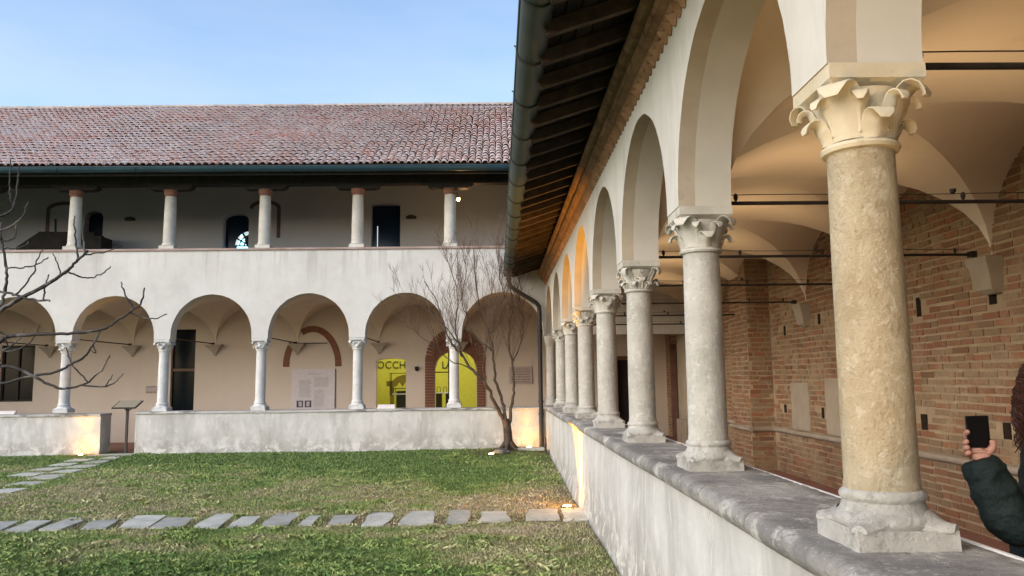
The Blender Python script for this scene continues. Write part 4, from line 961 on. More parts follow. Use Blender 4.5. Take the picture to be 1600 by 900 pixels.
# loggia wall with three doorways
LOP = [(-11.35, -10.84, 3.99, 6.39), (-7.55, -6.84, 3.99, 6.29), (-3.47, -2.66, 3.99, 6.54)]
def build_loggia_wall():
    Y = 21.6; b = MB(); ue = sorted({-17.2, 6.0, *[h[0] for h in LOP], *[h[1] for h in LOP]}); ze = sorted({3.9, fz(Y) - .1, *[h[2] for h in LOP], *[h[3] for h in LOP]})
    for ua, ub, za, zb in cells(ue, ze, LOP): b.quad((ua, Y, za), (ub, Y, za), (ub, Y, zb), (ua, Y, zb))
    for h in LOP:
        x0, x1, z0, z1 = h; d = Y + .35
        b.quad((x0, Y, z0), (x0, d, z0), (x0, d, z1), (x0, Y, z1)); b.quad((x1, Y, z0), (x1, d, z0), (x1, d, z1), (x1, Y, z1)); b.quad((x0, Y, z1), (x1, Y, z1), (x1, d, z1), (x0, d, z1))
    for h, rise in zip(LOP, (.16, .16, .03)):
        x0, x1, z0, z1 = h; n = 12; xm = (x0 + x1) / 2; hw = (x1 - x0) / 2; pr = [x0 + (x1 - x0) * k / n for k in range(n + 1)]; zz = [z1 - rise + rise * math.sqrt(max(0, 1 - ((p - xm) / hw) ** 2)) for p in pr]
        for k in range(n): b.quad((pr[k], Y + .001, zz[k]), (pr[k + 1], Y + .001, zz[k + 1]), (pr[k + 1], Y + .001, z1 + .001), (pr[k], Y + .001, z1 + .001)); b.quad((pr[k], Y, zz[k]), (pr[k + 1], Y, zz[k + 1]), (pr[k + 1], Y + .3, zz[k + 1]), (pr[k], Y + .3, zz[k]))
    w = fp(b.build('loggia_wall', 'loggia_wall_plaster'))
    for i, h in enumerate(LOP):
        q = MB(); q.box(h[0], h[1], Y + .25, Y + .28, h[2], h[3]); d = q.build('loggia_door', 'blue_glass', w)
    # fanlight seen through the second doorway, bright, with tracery
    q = MB(); n = 12; cx, cz, r = -6.86, 5.42, .42
    q.poly([(cx + .02, Y + .24, 5.2), (cx - r, Y + .24, 5.2)][::-1] + [(cx - r * math.cos(math.pi / 2 * k / n), Y + .24, cz + r * math.sin(math.pi / 2 * k / n)) for k in range(n + 1)] )
    f = q.build('fanlight', 'far_window_glow', w)
    q = MB(); 
    for k in (1, 2): t = math.pi / 2 * k / 3; q.tube([(cx, Y + .225, cz), (cx - r * math.cos(t), Y + .225, cz + r * math.sin(t))], .026, 5)
    for rr in (.16, .29): q.tube([(cx - rr * math.cos(math.pi / 2 * k / 8), Y + .225, cz + rr * math.sin(math.pi / 2 * k / 8)) for k in range(9)], .022, 5)
    q.tube([(cx - r, Y + .225, cz), (cx, Y + .225, cz)], .025, 5); q.build('tracery', 'iron', f)
    q = MB(); q.box(-3.33, -3.31, Y + .22, Y + .245, 5.3, 5.95); q.build('light_slit', 'far_window_glow', w)
    # blocked arches traced in darker brick on the wall
    for (cx, z0, hw, zt, side) in ((-11.9, 5.3, .5, 6.45, -1), (-6.4, 5.6, .43, 6.45, 1)):
        q = MB(); n = 14
        for k in range(n):
            t0, t1 = math.pi * k / n, math.pi * (k + 1) / n
            q.quad((cx + hw * math.cos(t0), Y - .012, zt + .22 * math.sin(t0)), (cx + hw * math.cos(t1), Y - .012, zt + .22 * math.sin(t1)), (cx + (hw - .09) * math.cos(t1), Y - .012, zt - .05 + .17 * math.sin(t1)), (cx + (hw - .09) * math.cos(t0), Y - .012, zt - .05 + .17 * math.sin(t0)))
        q.box(cx + side * hw - (.1 if side > 0 else 0), cx + side * hw + (0 if side > 0 else .1), Y - .013, Y + .01, z0, zt); q.build('blocked_arch', 'dark_brick_trace', w)
    for (x, z) in ((-10.1, 6.16), (-2.35, 6.15)):
        q = MB(); q.box(x - .14, x + .14, Y - .06, Y + .01, z - .05, z + .03); q.box(x - .08, x + .08, Y - .09, Y - .05, z - .03, z + .05); bevel(q.build('wall_vent', 'lectern_metal', w), .008)
build_loggia_wall()
b = MB(); b.quad((-17.2, 18.3, 0), (-17.2, 22.5, 0), (-17.2, 22.5, RIDGE_Z), (-17.2, 18.3, fz(18.3))); fp(b.build('gable_wall', 'facade_plaster'))
b = MB(); b.hexa([(-17.4, EAVE_Y, EAVE_Z - .06), (6.2, EAVE_Y, EAVE_Z - .06), (6.2, RIDGE_Y, RIDGE_Z - .06), (-17.4, RIDGE_Y, RIDGE_Z - .06), (-17.4, EAVE_Y, EAVE_Z), (6.2, EAVE_Y, EAVE_Z + .05), (6.2, RIDGE_Y, RIDGE_Z + .05), (-17.4, RIDGE_Y, RIDGE_Z)])
b.hexa([(-17.4, RIDGE_Y, RIDGE_Z - .06), (6.2, RIDGE_Y, RIDGE_Z - .06), (6.2, 28, RIDGE_Z - 3.4), (-17.4, 28, RIDGE_Z - 3.4), (-17.4, RIDGE_Y, RIDGE_Z), (6.2, RIDGE_Y, RIDGE_Z), (6.2, 28, RIDGE_Z - 3.34), (-17.4, 28, RIDGE_Z - 3.34)])
FR = fp(b.build('roof', 'dark_wood'))
x = -16.9
while x < 6:
    q = MB(); q.hexa([(x - .045, EAVE_Y + .06, fz(EAVE_Y + .06) - .17), (x + .045, EAVE_Y + .06, fz(EAVE_Y + .06) - .17), (x + .045, 20.5, fz(20.5) - .17), (x - .045, 20.5, fz(20.5) - .17), (x - .045, EAVE_Y + .06, fz(EAVE_Y + .06) - .062), (x + .045, EAVE_Y + .06, fz(EAVE_Y + .06) - .062), (x + .045, 20.5, fz(20.5) - .062), (x - .045, 20.5, fz(20.5) - .062)])
    q.build('rafter', 'beam_wood', FR); x += .55
def build_tiles():
    n = 7; L = .31
    def tile_geo():
        q = MB(); V = []
        for (yy, r, dz) in ((0, .074, .036), (L, .058, .0)):
            for rr in (r, r - .016):
                for k in range(n + 1):
                    t = math.pi * k / n; V.append((-rr * math.cos(t), yy, dz + rr * .80 * math.sin(t)))
        q.v = V; w = n + 1
        for k in range(n): q.f.append((k, k + 1, 2 * w + k + 1, 2 * w + k)); q.f.append((k, w + k, w + k + 1, k + 1))
        q.m = [0] * len(q.f); return q
    T = [tile_geo().mesh('roof_tile', 'roof_clay', smooth=50) for _ in range(2)]
    base = tile_geo(); BV = np.array(base.v)
    ang = math.atan(RS); ca, sa = math.cos(ang), math.sin(ang); slope = (RIDGE_Y - EAVE_Y) / ca; rows = 26; step = slope / rows
    tiles = []
    x = -15.2
    while x < 3.4:
        for r in range(rows):
            s_ = r * step - .05 + random.uniform(-.022, .022); sag = .03 * math.sin(x * .9) * math.sin(s_ * 1.1)
            tiles.append((x + random.uniform(-.012, .012), EAVE_Y + s_ * ca, EAVE_Z + .02 + s_ * sa + sag + .03 * (x + 15) / 16 * s_ / slope * 2, random.uniform(-.05, .05), random.uniform(.94, 1.06)))
        x += .156
    def key(t):
        px, py, w = proj((t[0], t[1], t[2])); return w if -5 < px < 800 and 150 < py < 268 else 999 + w
    tiles.sort(key=key)
    for t in tiles[:300]:
        o = put('roof_tile', random.choice(T), FR, (t[0], t[1], t[2]), None, (t[4], 1, t[4])); o.rotation_euler = (ang + random.uniform(-.02, .02), 0, t[3])
    vs, fs = [], []
    for t in tiles[300:]:
        c, s_ = math.cos(t[3]), math.sin(t[3]); V = BV * np.array([t[4], 1, t[4]])
        y = V[:, 1] * ca - V[:, 2] * sa; z = V[:, 1] * sa + V[:, 2] * ca
        X = V[:, 0] * c - y * s_; Yy = V[:, 0] * s_ + y * c; i = len(vs)
        vs += list(zip(X + t[0], Yy + t[1], z + t[2])); fs += [tuple(i + k for k in f) for f in base.f]
    q = MB(); q.v = vs; q.f = fs; q.m = [0] * len(fs); tag(q.build('roof_tiles', 'roof_clay', FR, smooth=50), kind='stuff')
    # ridge tiles bedded in mortar
    x = -15.4; 
    while x < 3.4:
        q = MB(); LL = .42; P = []
        for k2, (xx, r) in enumerate(((x, .12), (x + LL, .105))):
            for k in range(9): t = math.pi * k / 8; P.append((xx, RIDGE_Y + .02 - r * math.cos(t), RIDGE_Z + .04 + .03 * (x + 15) / 16 * 2 + r * .75 * math.sin(t)))
        q.grid(P, 2, 9); q.poly(P[:9]); q.build('ridge_tile', 'coping_far' if random.random() < .0 else 'ridge_clay', FR, smooth=50); x += .36
surf('ridge_clay', (.36, .30, .26), (.46, .40, .36), 5, .9, .4, 40, .01, rand=.15, layers=[((.42, .42, .38), 9, S1, .55, .65, .7, None)])
build_tiles()
FG = gutter((-17.3, 17.30, 6.42), (6, 17.30, 6.40), .105, 'gutter_far', None, (0, -1, 0)); fp(FG)
x = -16.6
while x < 5:
    q = MB(); q.tube([(x, 17.30 + .11 * math.cos(t), 6.41 + .11 * math.sin(t)) for t in [math.pi + math.pi * k / 10 for k in range(11)]], .007, 5); q.build('gutter_strap', 'gutter_far', FG); x += 1.72
b = MB(); b.box(-17.2, 6, 17.42, 17.45, 6.27, 6.42); fp(b.build('fascia_board', 'beam_wood'))

# ------------------------------------------------------------------ small fixed things
def build_lectern():
    t = empty('lectern', (-8.33, 18.1, FLOORZ)); tag(t, 'thin dark metal lectern with tilted board standing in the parapet gap', 'lectern')
    b = MB(); b.box(-.025, .025, -.025, .025, 0, 1.06); b.box(-.14, .14, -.12, .12, -.002, .012); bevel(b.build('post', 'lectern_metal', t), .004)
    b = MB(); b.hexa([(-.27, -.2, .99), (.27, -.2, .99), (.27, .18, 1.14), (-.27, .18, 1.14), (-.27, -.205, 1.012), (.27, -.205, 1.012), (.27, .175, 1.162), (-.27, .175, 1.162)])
    p = b.build('board', 'lectern_metal', t)
    b = MB(); b.hexa([(-.24, -.18, 1.024), (.24, -.18, 1.024), (.24, .155, 1.156), (-.24, .155, 1.156), (-.24, -.181, 1.028), (.24, -.181, 1.028), (.24, .154, 1.160), (-.24, .154, 1.160)]); b.build('printed_sheet', 'lectern_panel', p)
    for s_ in (-.2, .2): b = MB(); b.tube([(0, 0, .93), (s_, .05, 1.075)], .012, 6); b.build('brace', 'lectern_metal', t)
build_lectern()

def build_info_panel():
    Y = FY_WALL; a, c = at(456.5, 577, Y=Y), at(523, 640, Y=Y); x0, x1, z1 = a.x, c.x, a.z; z0 = z1 - 1.45
    t = empty('information_panel', ((x0 + x1) / 2, Y, z0)); tag(t, 'large pale printed information panel on the wall under the brick arch', 'panel'); L = Vector(t.location)
    def bx(name, mat, ax, cx, az, cz, y0, y1):
        b = MB(); b.box(ax - L.x, cx - L.x, y0 - L.y, y1 - L.y, az - L.z, cz - L.z); return b.build(name, mat, t)
    bd = bx('board', 'panel_board', x0, x1, z0, z1, Y - .03, Y - .002)
    bx('edge_strip', 'lectern_metal', x1 + .001, x1 + .012, z0, z1, Y - .032, Y - .002)
    w = x1 - x0
    b = MB(); yy = Y - .034 - L.y
    def line(ax, cx, z, h): b.quad((ax - L.x, yy, z - L.z), (cx - L.x, yy, z - L.z), (cx - L.x, yy, z + h - L.z), (ax - L.x, yy, z + h - L.z))
    line(x0 + w * .37, x0 + w * .66, z1 - .145, .028)
    z = z1 - .3
    while z > z1 - .78:
        line(x0 + w * .17, x0 + w * (.47 - .06 * random.random()), z, .014); z -= .024
    z = z1 - .24
    while z > z1 - 1.0:
        if not (z1 - .56 < z < z1 - .5): line(x0 + w * .52, x0 + w * (.87 if z > z1 - .5 else .77) - .03 * random.random(), z, .014)
        z -= .024
    tag(b.build('printed_lines', 'print_grey', t, fix=False), kind='stuff')
    for k in (0, 1):
        b = MB(); ax = x0 + w * (.125 + .19 * k) - L.x; b.quad((ax, yy, z1 - 1.02 - L.z), (ax + w * .15, yy, z1 - 1.02 - L.z), (ax + w * .15, yy, z1 - .84 - L.z), (ax, yy, z1 - .84 - L.z)); ph = b.build('printed_picture', 'print_dark', t)
        b = MB(); b.quad((ax + w * (.03 if k else .05), yy - .003, z1 - .99 - L.z), (ax + w * (.1 if k else .12), yy - .003, z1 - 1.0 - L.z), (ax + w * (.115 if k else .12), yy - .003, z1 - .87 - L.z), (ax + w * .04, yy - .003, z1 - .86 - L.z)); b.build('picture_light', 'print_grey', ph)
build_info_panel()
def build_plaque(pa, pc, name, label, mat, lines):
    Y = FY_WALL; a, c = at(*pa, Y=Y), at(*pc, Y=Y); t = empty(name, ((a.x + c.x) / 2, Y, c.z)); tag(t, label, 'plaque'); w, h = c.x - a.x, a.z - c.z
    b = MB(); b.box(-w / 2, w / 2, -.035, .0, 0, h); bevel(b.build('slab', mat, t), .006)
    b = MB()
    for k in range(lines):
        z = h * (.85 - .72 * k / max(1, lines - 1)); u = -w * .40
        while u < w * .38:
            l = random.uniform(.03, .07); b.quad((u, -.0375, z - .012), (min(u + l, w * .4), -.0375, z - .012), (min(u + l, w * .4), -.0375, z + .012), (u, -.0375, z + .012)); u += l + .018
    tag(b.build('inscription', 'plaque_letters', t, fix=False), kind='stuff')
build_plaque((795, 573), (832, 600), 'stone_plaque', 'pinkish inscribed stone plaque on the wall in the rightmost far arch', 'plaque_marble', 6)
build_plaque((228.5, 603), (246, 614), 'wall_sign', 'small pinkish sign on the wall left of the tall dark door', 'plaque_marble', 2)
b = MB(); b.lathe([(.02, .06), (.05, .05), (.055, 0), (.05, -.03), (.035, -.055), (.01, -.066)], 14); o = b.build('dome_camera', 'iron', smooth=50); o.location = at(651, 576, Y=21.44); tag(o, 'small dark dome camera on the wall between the two yellow-lit openings', 'camera')
b = MB(); b.box(-.02, .02, 0, .06, -.01, .05); b.build('wall_mount', 'iron', o)
def lying_sign(px0, px1, x_label, name, wdt):
    a, c = at(px0, 634, Y=18.1), at(px1, 634, Y=18.1); t = empty(name, ((a.x + c.x) / 2, 18.12, wdt[1])); tag(t, x_label, 'sign'); w = c.x - a.x
    b = MB(); b.hexa([(-w / 2, -.06, 0), (w / 2, -.06, 0), (w / 2, .06, 0), (-w / 2, .06, 0), (-w / 2, .02, wdt[0]), (w / 2, .02, wdt[0]), (w / 2, .045, wdt[0]), (-w / 2, .045, wdt[0])]); bevel(b.build('board', 'panel_board', t), .004)
    b = MB(); b.box(-w / 2 - .01, w / 2 + .01, -.07, .07, -.003, .012); b.build('foot', 'white_trim', t)
lying_sign(590, 617, 'small pale slanted sign on the coping below the yellow window', 'parapet_sign', (.085, 1.012))
lying_sign(-4, 24, 'pale low board on the coping at the left picture edge', 'parapet_sign', (.07, .99))

# exhibition furniture
def build_showcase():
    y = 23.3; t = empty('display_case', (at(625, 600, Y=y).x, y, FLOORZ)); tag(t, 'dark display case in the left yellow-lit opening', 'display case')
    L = Vector(t.location); zz = lambda py: at(620, py, Y=y).z - L.z; xx = lambda px: at(px, 600, Y=y).x - L.x
    b = MB(); b.box(xx(621), xx(640), -.25, .25, 0, zz(611)); bevel(b.build('plinth', 'exhibit_dark', t), .006)
    b = MB(); b.box(xx(615), xx(642), -.27, .27, zz(616.5), zz(614.5)); b.build('shelf', 'white_trim', t)
    b = MB()
    for x in (xx(616), xx(640)):
        for yy in (-.25, .25): b.box(x - .01, x + .01, yy - .01, yy + .01, zz(616), zz(607))
    b.box(xx(616), xx(640), -.26, .26, zz(607.5), zz(606.5)); b.build('case_frame', 'exhibit_dark', t)
    y = 24.6; t = empty('timber_trestle', (at(612, 600, Y=y).x, y, FLOORZ)); tag(t, 'ochre curved gallows-like exhibit against the yellow wall', 'exhibit')
    L = Vector(t.location); P = lambda px, py: (lambda q: (q.x - L.x, q.z - L.z))(at(px, py, Y=y))
    b = MB(); x0, _ = P(610, 600); x1, _ = P(615.5, 600); b.box(x0, x1, -.05, .05, 0, P(610, 595)[1]); b.build('post', 'exhibit_ochre', t)
    b = MB(); pts = [P(604, 603.5), P(604, 595.5), P(613, 595.5), P(620, 589), P(629, 586), P(640, 585), P(640, 600), P(635, 594.5), P(629, 604), P(624, 597), P(619, 604)]
    for yy in (-.04, .04): b.poly([(p[0], yy, p[1]) for p in pts])
    for k in range(len(pts)): a, c = pts[k], pts[(k + 1) % len(pts)]; b.quad((a[0], -.04, a[1]), (c[0], -.04, c[1]), (c[0], .04, c[1]), (a[0], .04, a[1]))
    b.build('curved_brace', 'exhibit_ochre', t)
    b = MB()
    for px in (609.5, 611.8): x0, _ = P(px, 600); b.box(x0, x0 + .02, -.1, -.08, P(610, 618)[1], P(610, 583)[1])
    x0, z0 = P(609.5, 584); x1, _ = P(640, 584); b.box(x0, x1, -.1, -.08, z0, z0 + .02); b.build('frame', 'exhibit_dark', t)
    y = 23.2; t = empty('display_table', (at(690, 615, Y=y).x, y, FLOORZ)); tag(t, 'dark display table seen through the arched doorway', 'table')
    L = Vector(t.location); zz = lambda py: at(690, py, Y=y).z - L.z; xx = lambda px: at(px, 600, Y=y).x - L.x
    b = MB(); b.box(xx(682), xx(702), -.25, .25, zz(614.5), zz(613)); b.build('top', 'white_trim', t)
    b = MB(); b.box(xx(682), xx(690), -.22, .22, 0, zz(615)); b.box(xx(697), xx(702), -.22, .22, 0, zz(615)); b.build('legs_panel', 'exhibit_dark', t)
    b = MB()
    for p0, p1 in ((683, 688), (693, 698)):
        pts = [(xx(p0), 0, zz(613)), (xx(p0), 0, zz(606)), (xx(p0) + .03, 0, zz(604.5)), (xx(p1) - .03, 0, zz(604.5)), (xx(p1), 0, zz(606)), (xx(p1), 0, zz(613))]; b.tube(pts, .009, 5)
    b.build('wire_stand', 'exhibit_dark', t)
build_showcase()
def build_stair_cover():
    y = 20.9; t = empty('stair_cover', (at(105, 388, Y=y).x, y, 3.99)); tag(t, 'dark sloped stair cover on the loggia behind the leftmost column', 'stair cover')
    L = Vector(t.location); P = lambda px, py: (lambda q: (q.x - L.x, q.z - L.z))(at(px, py, Y=y))
    pts = [(P(36, 388)[0], 0), (P(167, 388)[0], 0), P(167, 372), P(156, 372), P(154, 366), P(72, 365), P(36, 389)]
    b = MB()
    for yy in (-.3, .3): b.poly([(p[0], yy, p[1]) for p in pts])
    for k in range(len(pts)): a, c = pts[k], pts[(k + 1) % len(pts)]; b.quad((a[0], -.3, a[1]), (c[0], -.3, c[1]), (c[0], .3, c[1]), (a[0], .3, a[1]))
    b.build('housing', 'beam_wood', t)
    b = MB(); b.tube([(P(95, 366)[0], -.25, P(95, 366)[1]), (P(95, 345)[0], -.25, P(95, 345)[1])], .025, 8); b.build('newel_post', 'beam_wood', t)
build_stair_cover()

# ------------------------------------------------------------------ lamps
def ground_light(name_label, x, y, aim, energy, cone=70, blend=.6, glow=0, col=(1, .42, .02), soft=.03):
    z = ground_z(x, y) + .012
    t = empty('ground_light', (x, y, z)); tag(t, name_label, 'spotlight', 'ground spotlights')
    b = MB(); b.lathe([(.05, -.04), (.085, -.04), (.085, .008), (.078, .014), (.062, .014), (.06, .006), (.05, .006)], 20); b.build('ring', 'lectern_metal', t, smooth=40)
    b = MB(); b.lathe([(.001, .0), (.058, .0), (.055, .012), (.03, .02), (.001, .022)], 18, cap=False); b.build('lens', 'lamp_glow', t, smooth=60)
    l = bpy.data.lights.new('spot', 'SPOT'); l.energy = energy; l.color = col; l.spot_size = R(cone); l.spot_blend = blend; l.shadow_soft_size = soft
    o = bpy.data.objects.new('spot', l); COL.objects.link(o); o.parent = t; o.location = (0, 0, .05); d = Vector(aim) - Vector((x, y, z + .05)); o.rotation_euler = d.to_track_quat('-Z', 'Y').to_euler()
    if glow:      # the lens also spills sideways on to the wall next to it
        l = bpy.data.lights.new('spill', 'POINT'); l.energy = glow; l.color = (1, .34, 0); l.shadow_soft_size = .05
        o = bpy.data.objects.new('spill', l); COL.objects.link(o); o.parent = t; o.location = (0, 0, .1)
    return t
ground_light('ground spotlight glowing at the foot of the left parapet', -9.12, 17.70, (-9.35, 17.98, 3.4), 26, 60, .7, 3.2)
ground_light('ground spotlight in the far right corner by the downpipe', .68, 17.70, (.5, 17.98, 3.4), 26, 60, .7, 3.2)
ground_light('ground spotlight in the lawn just left of the bare tree', -.14, 16.45, (.3, 16.9, 2.6), 22, 60, .6)
L3 = at(893, 793.5, Z=-.07)
ground_light('ground spotlight beside the last stepping stone at the right parapet', min(.9, L3.x), L3.y, (1.24, L3.y + 1.0, 4.2), 360, 84, .6, 1.4)
ground_light('ground spotlight in the near lawn aimed at the nearest column', .1, 1.1, (1.3, 2.72, 2.25), 75, 40, .8, col=(1, .57, .2), soft=.22)
def build_wall_lamp():
    p = at(716, 312, Y=18.5); t = empty('wall_lamp', p); tag(t, 'small lit lamp behind the rightmost loggia column', 'lamp')
    b = MB(); b.lathe([(.005, .05), (.03, .04), (.042, .01), (.035, -.02), (.005, -.035)], 14); b.build('bulb', 'bulb_glow', t, smooth=60)
    b = MB(); b.tube([(0, 0, .04), (0, -.02, .1), (-.05, -.15, .16)], .008, 6); b.lathe([(.02, .04), (.05, .045), (.03, .07), (.01, .08)], 12); b.build('arm', 'iron', t)
    l = bpy.data.lights.new('lamp', 'POINT'); l.energy = 16; l.color = (1, .55, .2); l.shadow_soft_size = .05; o = bpy.data.objects.new('lamp', l); COL.objects.link(o); o.parent = t; o.location = (.02, .12, -.03)
build_wall_lamp()

# ------------------------------------------------------------------ trees
def wander(p, d, L, n, bend, up):
    pts = [Vector(p)]; d = Vector(d).normalized()
    for k in range(n):
        d = (d + Vector((random.gauss(0, bend), random.gauss(0, bend), random.gauss(0, bend) + up))).normalized(); pts.append(pts[-1] + d * (L / n))
    return pts, d
def along(pts, t):
    k = t * (len(pts) - 1); i = min(int(k), len(pts) - 2); return pts[i].lerp(pts[i + 1], k - i), (pts[i + 1] - pts[i]).normalized()
def smooth_line(pts, n):
    pts = [Vector(p) for p in pts]; out = []
    for i in range(len(pts) - 1):
        p0, p1, p2, p3 = pts[max(0, i - 1)], pts[i], pts[i + 1], pts[min(len(pts) - 1, i + 2)]
        for k in range(n):
            t = k / n; out.append(0.5 * ((2 * p1) + (-p0 + p2) * t + (2 * p0 - 5 * p1 + 4 * p2 - p3) * t * t + (-p0 + 3 * p1 - 3 * p2 + p3) * t ** 3))
    return out + [pts[-1]]
def build_bare_tree():
    Yt = 16.85; base = at(794, 699, Y=Yt); t = empty('bare_tree', base); tag(t, 'leafless multi-stemmed small tree in front of the far parapet', 'tree'); L = Vector(base)
    P = lambda px, py, dy=0: at(px, py, Y=Yt + dy) - L
    b = MB(); trunk = smooth_line([P(795, 704), P(794, 690), P(793, 672), P(790, 655)], 5)
    b.tube(trunk, [.13, .12, .11, .105, .1, .095, .095, .092, .09, .09, .088, .086, .086, .086, .086, .086][:len(trunk)], 12)
    for a in range(6):
        q = a * 1.05 + .3; b.tube([(0, 0, .16), (.1 * math.cos(q), .1 * math.sin(q), .05), (.24 * math.cos(q), .2 * math.sin(q), -.06)], [.07, .055, .02], 6)
    b.build('trunk', 'bark', t, smooth=60)
    limbs = [
        ([P(790, 660), P(778, 640), P(765, 612, -.05), P(752, 592, -.1), P(735, 575, -.12), P(722, 556, -.1), P(710, 542, -.1), P(698, 520, -.15), P(690, 495, -.2), P(680, 465, -.25), P(664, 440, -.3)], .075, .010),
        ([P(792, 658), P(784, 628, .05), P(776, 600, .08), P(771, 570, .1), P(768, 535, .12), P(758, 505, .1), P(748, 470, .1), P(742, 430, .1), P(738, 390, .1)], .062, .010),
        ([P(796, 662), P(800, 630, -.02), P(803, 600, .05), P(800, 570, .1), P(795, 540, .12), P(797, 505, .1), P(800, 470, .05), P(794, 430, .0), P(790, 395, .0)], .058, .010),
        ([P(722, 556, -.1), P(716, 535, -.2), P(712, 505, -.3), P(716, 470, -.3), P(708, 430, -.25), P(694, 400, -.2)], .034, .007),
        ([P(768, 548, .12), P(745, 525, .3), P(730, 500, .35), P(722, 465, .35), P(728, 425, .3), P(722, 385, .3)], .028, .006),
        ([P(800, 565, .1), P(815, 535, .2), P(818, 505, .25), P(808, 470, .3), P(812, 440, .3)], .026, .006),
        ([P(765, 612, -.05), P(756, 580, -.3), P(758, 545, -.45), P(768, 510, -.5), P(770, 470, -.5), P(764, 430, -.5)], .026, .006),
        ([P(735, 575, -.12), P(700, 560, -.2), P(670, 535, -.3), P(640, 510, -.3), P(612, 492, -.35)], .022, .005),
        ([P(716, 535, -.2), P(690, 505, -.4), P(660, 480, -.4), P(632, 470, -.4), P(608, 448, -.4)], .02, .005),
        ([P(768, 520, .12), P(785, 490, -.2), P(786, 455, -.25), P(778, 415, -.25), P(775, 380, -.2)], .024, .006)]
    tw = MB(); lines = []
    for pts, r0, r1 in limbs:
        q = smooth_line(pts, 4); n = len(q); q = [p + Vector((random.gauss(0, .012), random.gauss(0, .02), random.gauss(0, .012))) for p in q]
        lb = MB(); lb.tube(q, [.68 * (r0 + (r1 - r0) * (k / (n - 1)) ** .7) * (1 + random.uniform(-.08, .1)) for k in range(n)], 8); lb.build('limb', 'bark', t, smooth=60); lines.append((q, r0, r1))
    def spray(q, cnt, lo, hi, Lm, r, depth, up, spread):
        for _ in range(cnt):
            tt = random.uniform(lo, hi); p, d = along(q, tt)
            side = Vector((random.gauss(0, 1), random.gauss(0, 1), random.gauss(0, .5))).normalized()
            dd = (d * .6 + side * spread + Vector((0, 0, up))).normalized(); LL = Lm * random.uniform(.5, 1.25) * (1.15 - .5 * tt)
            pts, _d = wander(p, dd, LL, 6, .09, .06); tw.tube(pts, [r * (1 - .75 * k / 6) for k in range(7)], 4, cap=False)
            if depth > 0: spray(pts, random.randint(3, 5), .2, .95, LL * .55, r * .62, depth - 1, up * .6, spread)
    for i, (q, r0, r1) in enumerate(lines):
        spray(q, 18 if i == 0 else 36 if i < 3 else 11 if i in (7, 8) else 30, .34 if i < 3 else .2, 1.0, 1.05 if i < 3 else .85, .0046, 2, .8, .5)
    tag(tw.build('twigs', 'twig_bark', t, smooth=60, fix=False), kind='stuff')
    # pale stone at the foot
    b = MB(); b.lathe([(.02, -.04), (.16, -.03), (.2, .02), (.15, .07), (.05, .09)], 9, wob=.2); o = b.build('garden_stone', 'grey_rock', smooth=25); o.location = at(776, 705, Y=16.6) + Vector((0.1, 0, .0)); o.location.z = ground_z(o.location.x, o.location.y); tag(o, 'dark rough stone at the foot of the bare tree', 'stone')
    b = MB(); b.box(-.42, .42, -.12, .12, -.03, .03, jit=.01); o = bevel(b.build('drain_slab', 'slate_stone'), .008); o.location = (.55, 16.9, ground_z(.55, 16.9) + .01); tag(o, 'flat pale slab in the bare soil right of the tree', 'slab')
build_bare_tree()
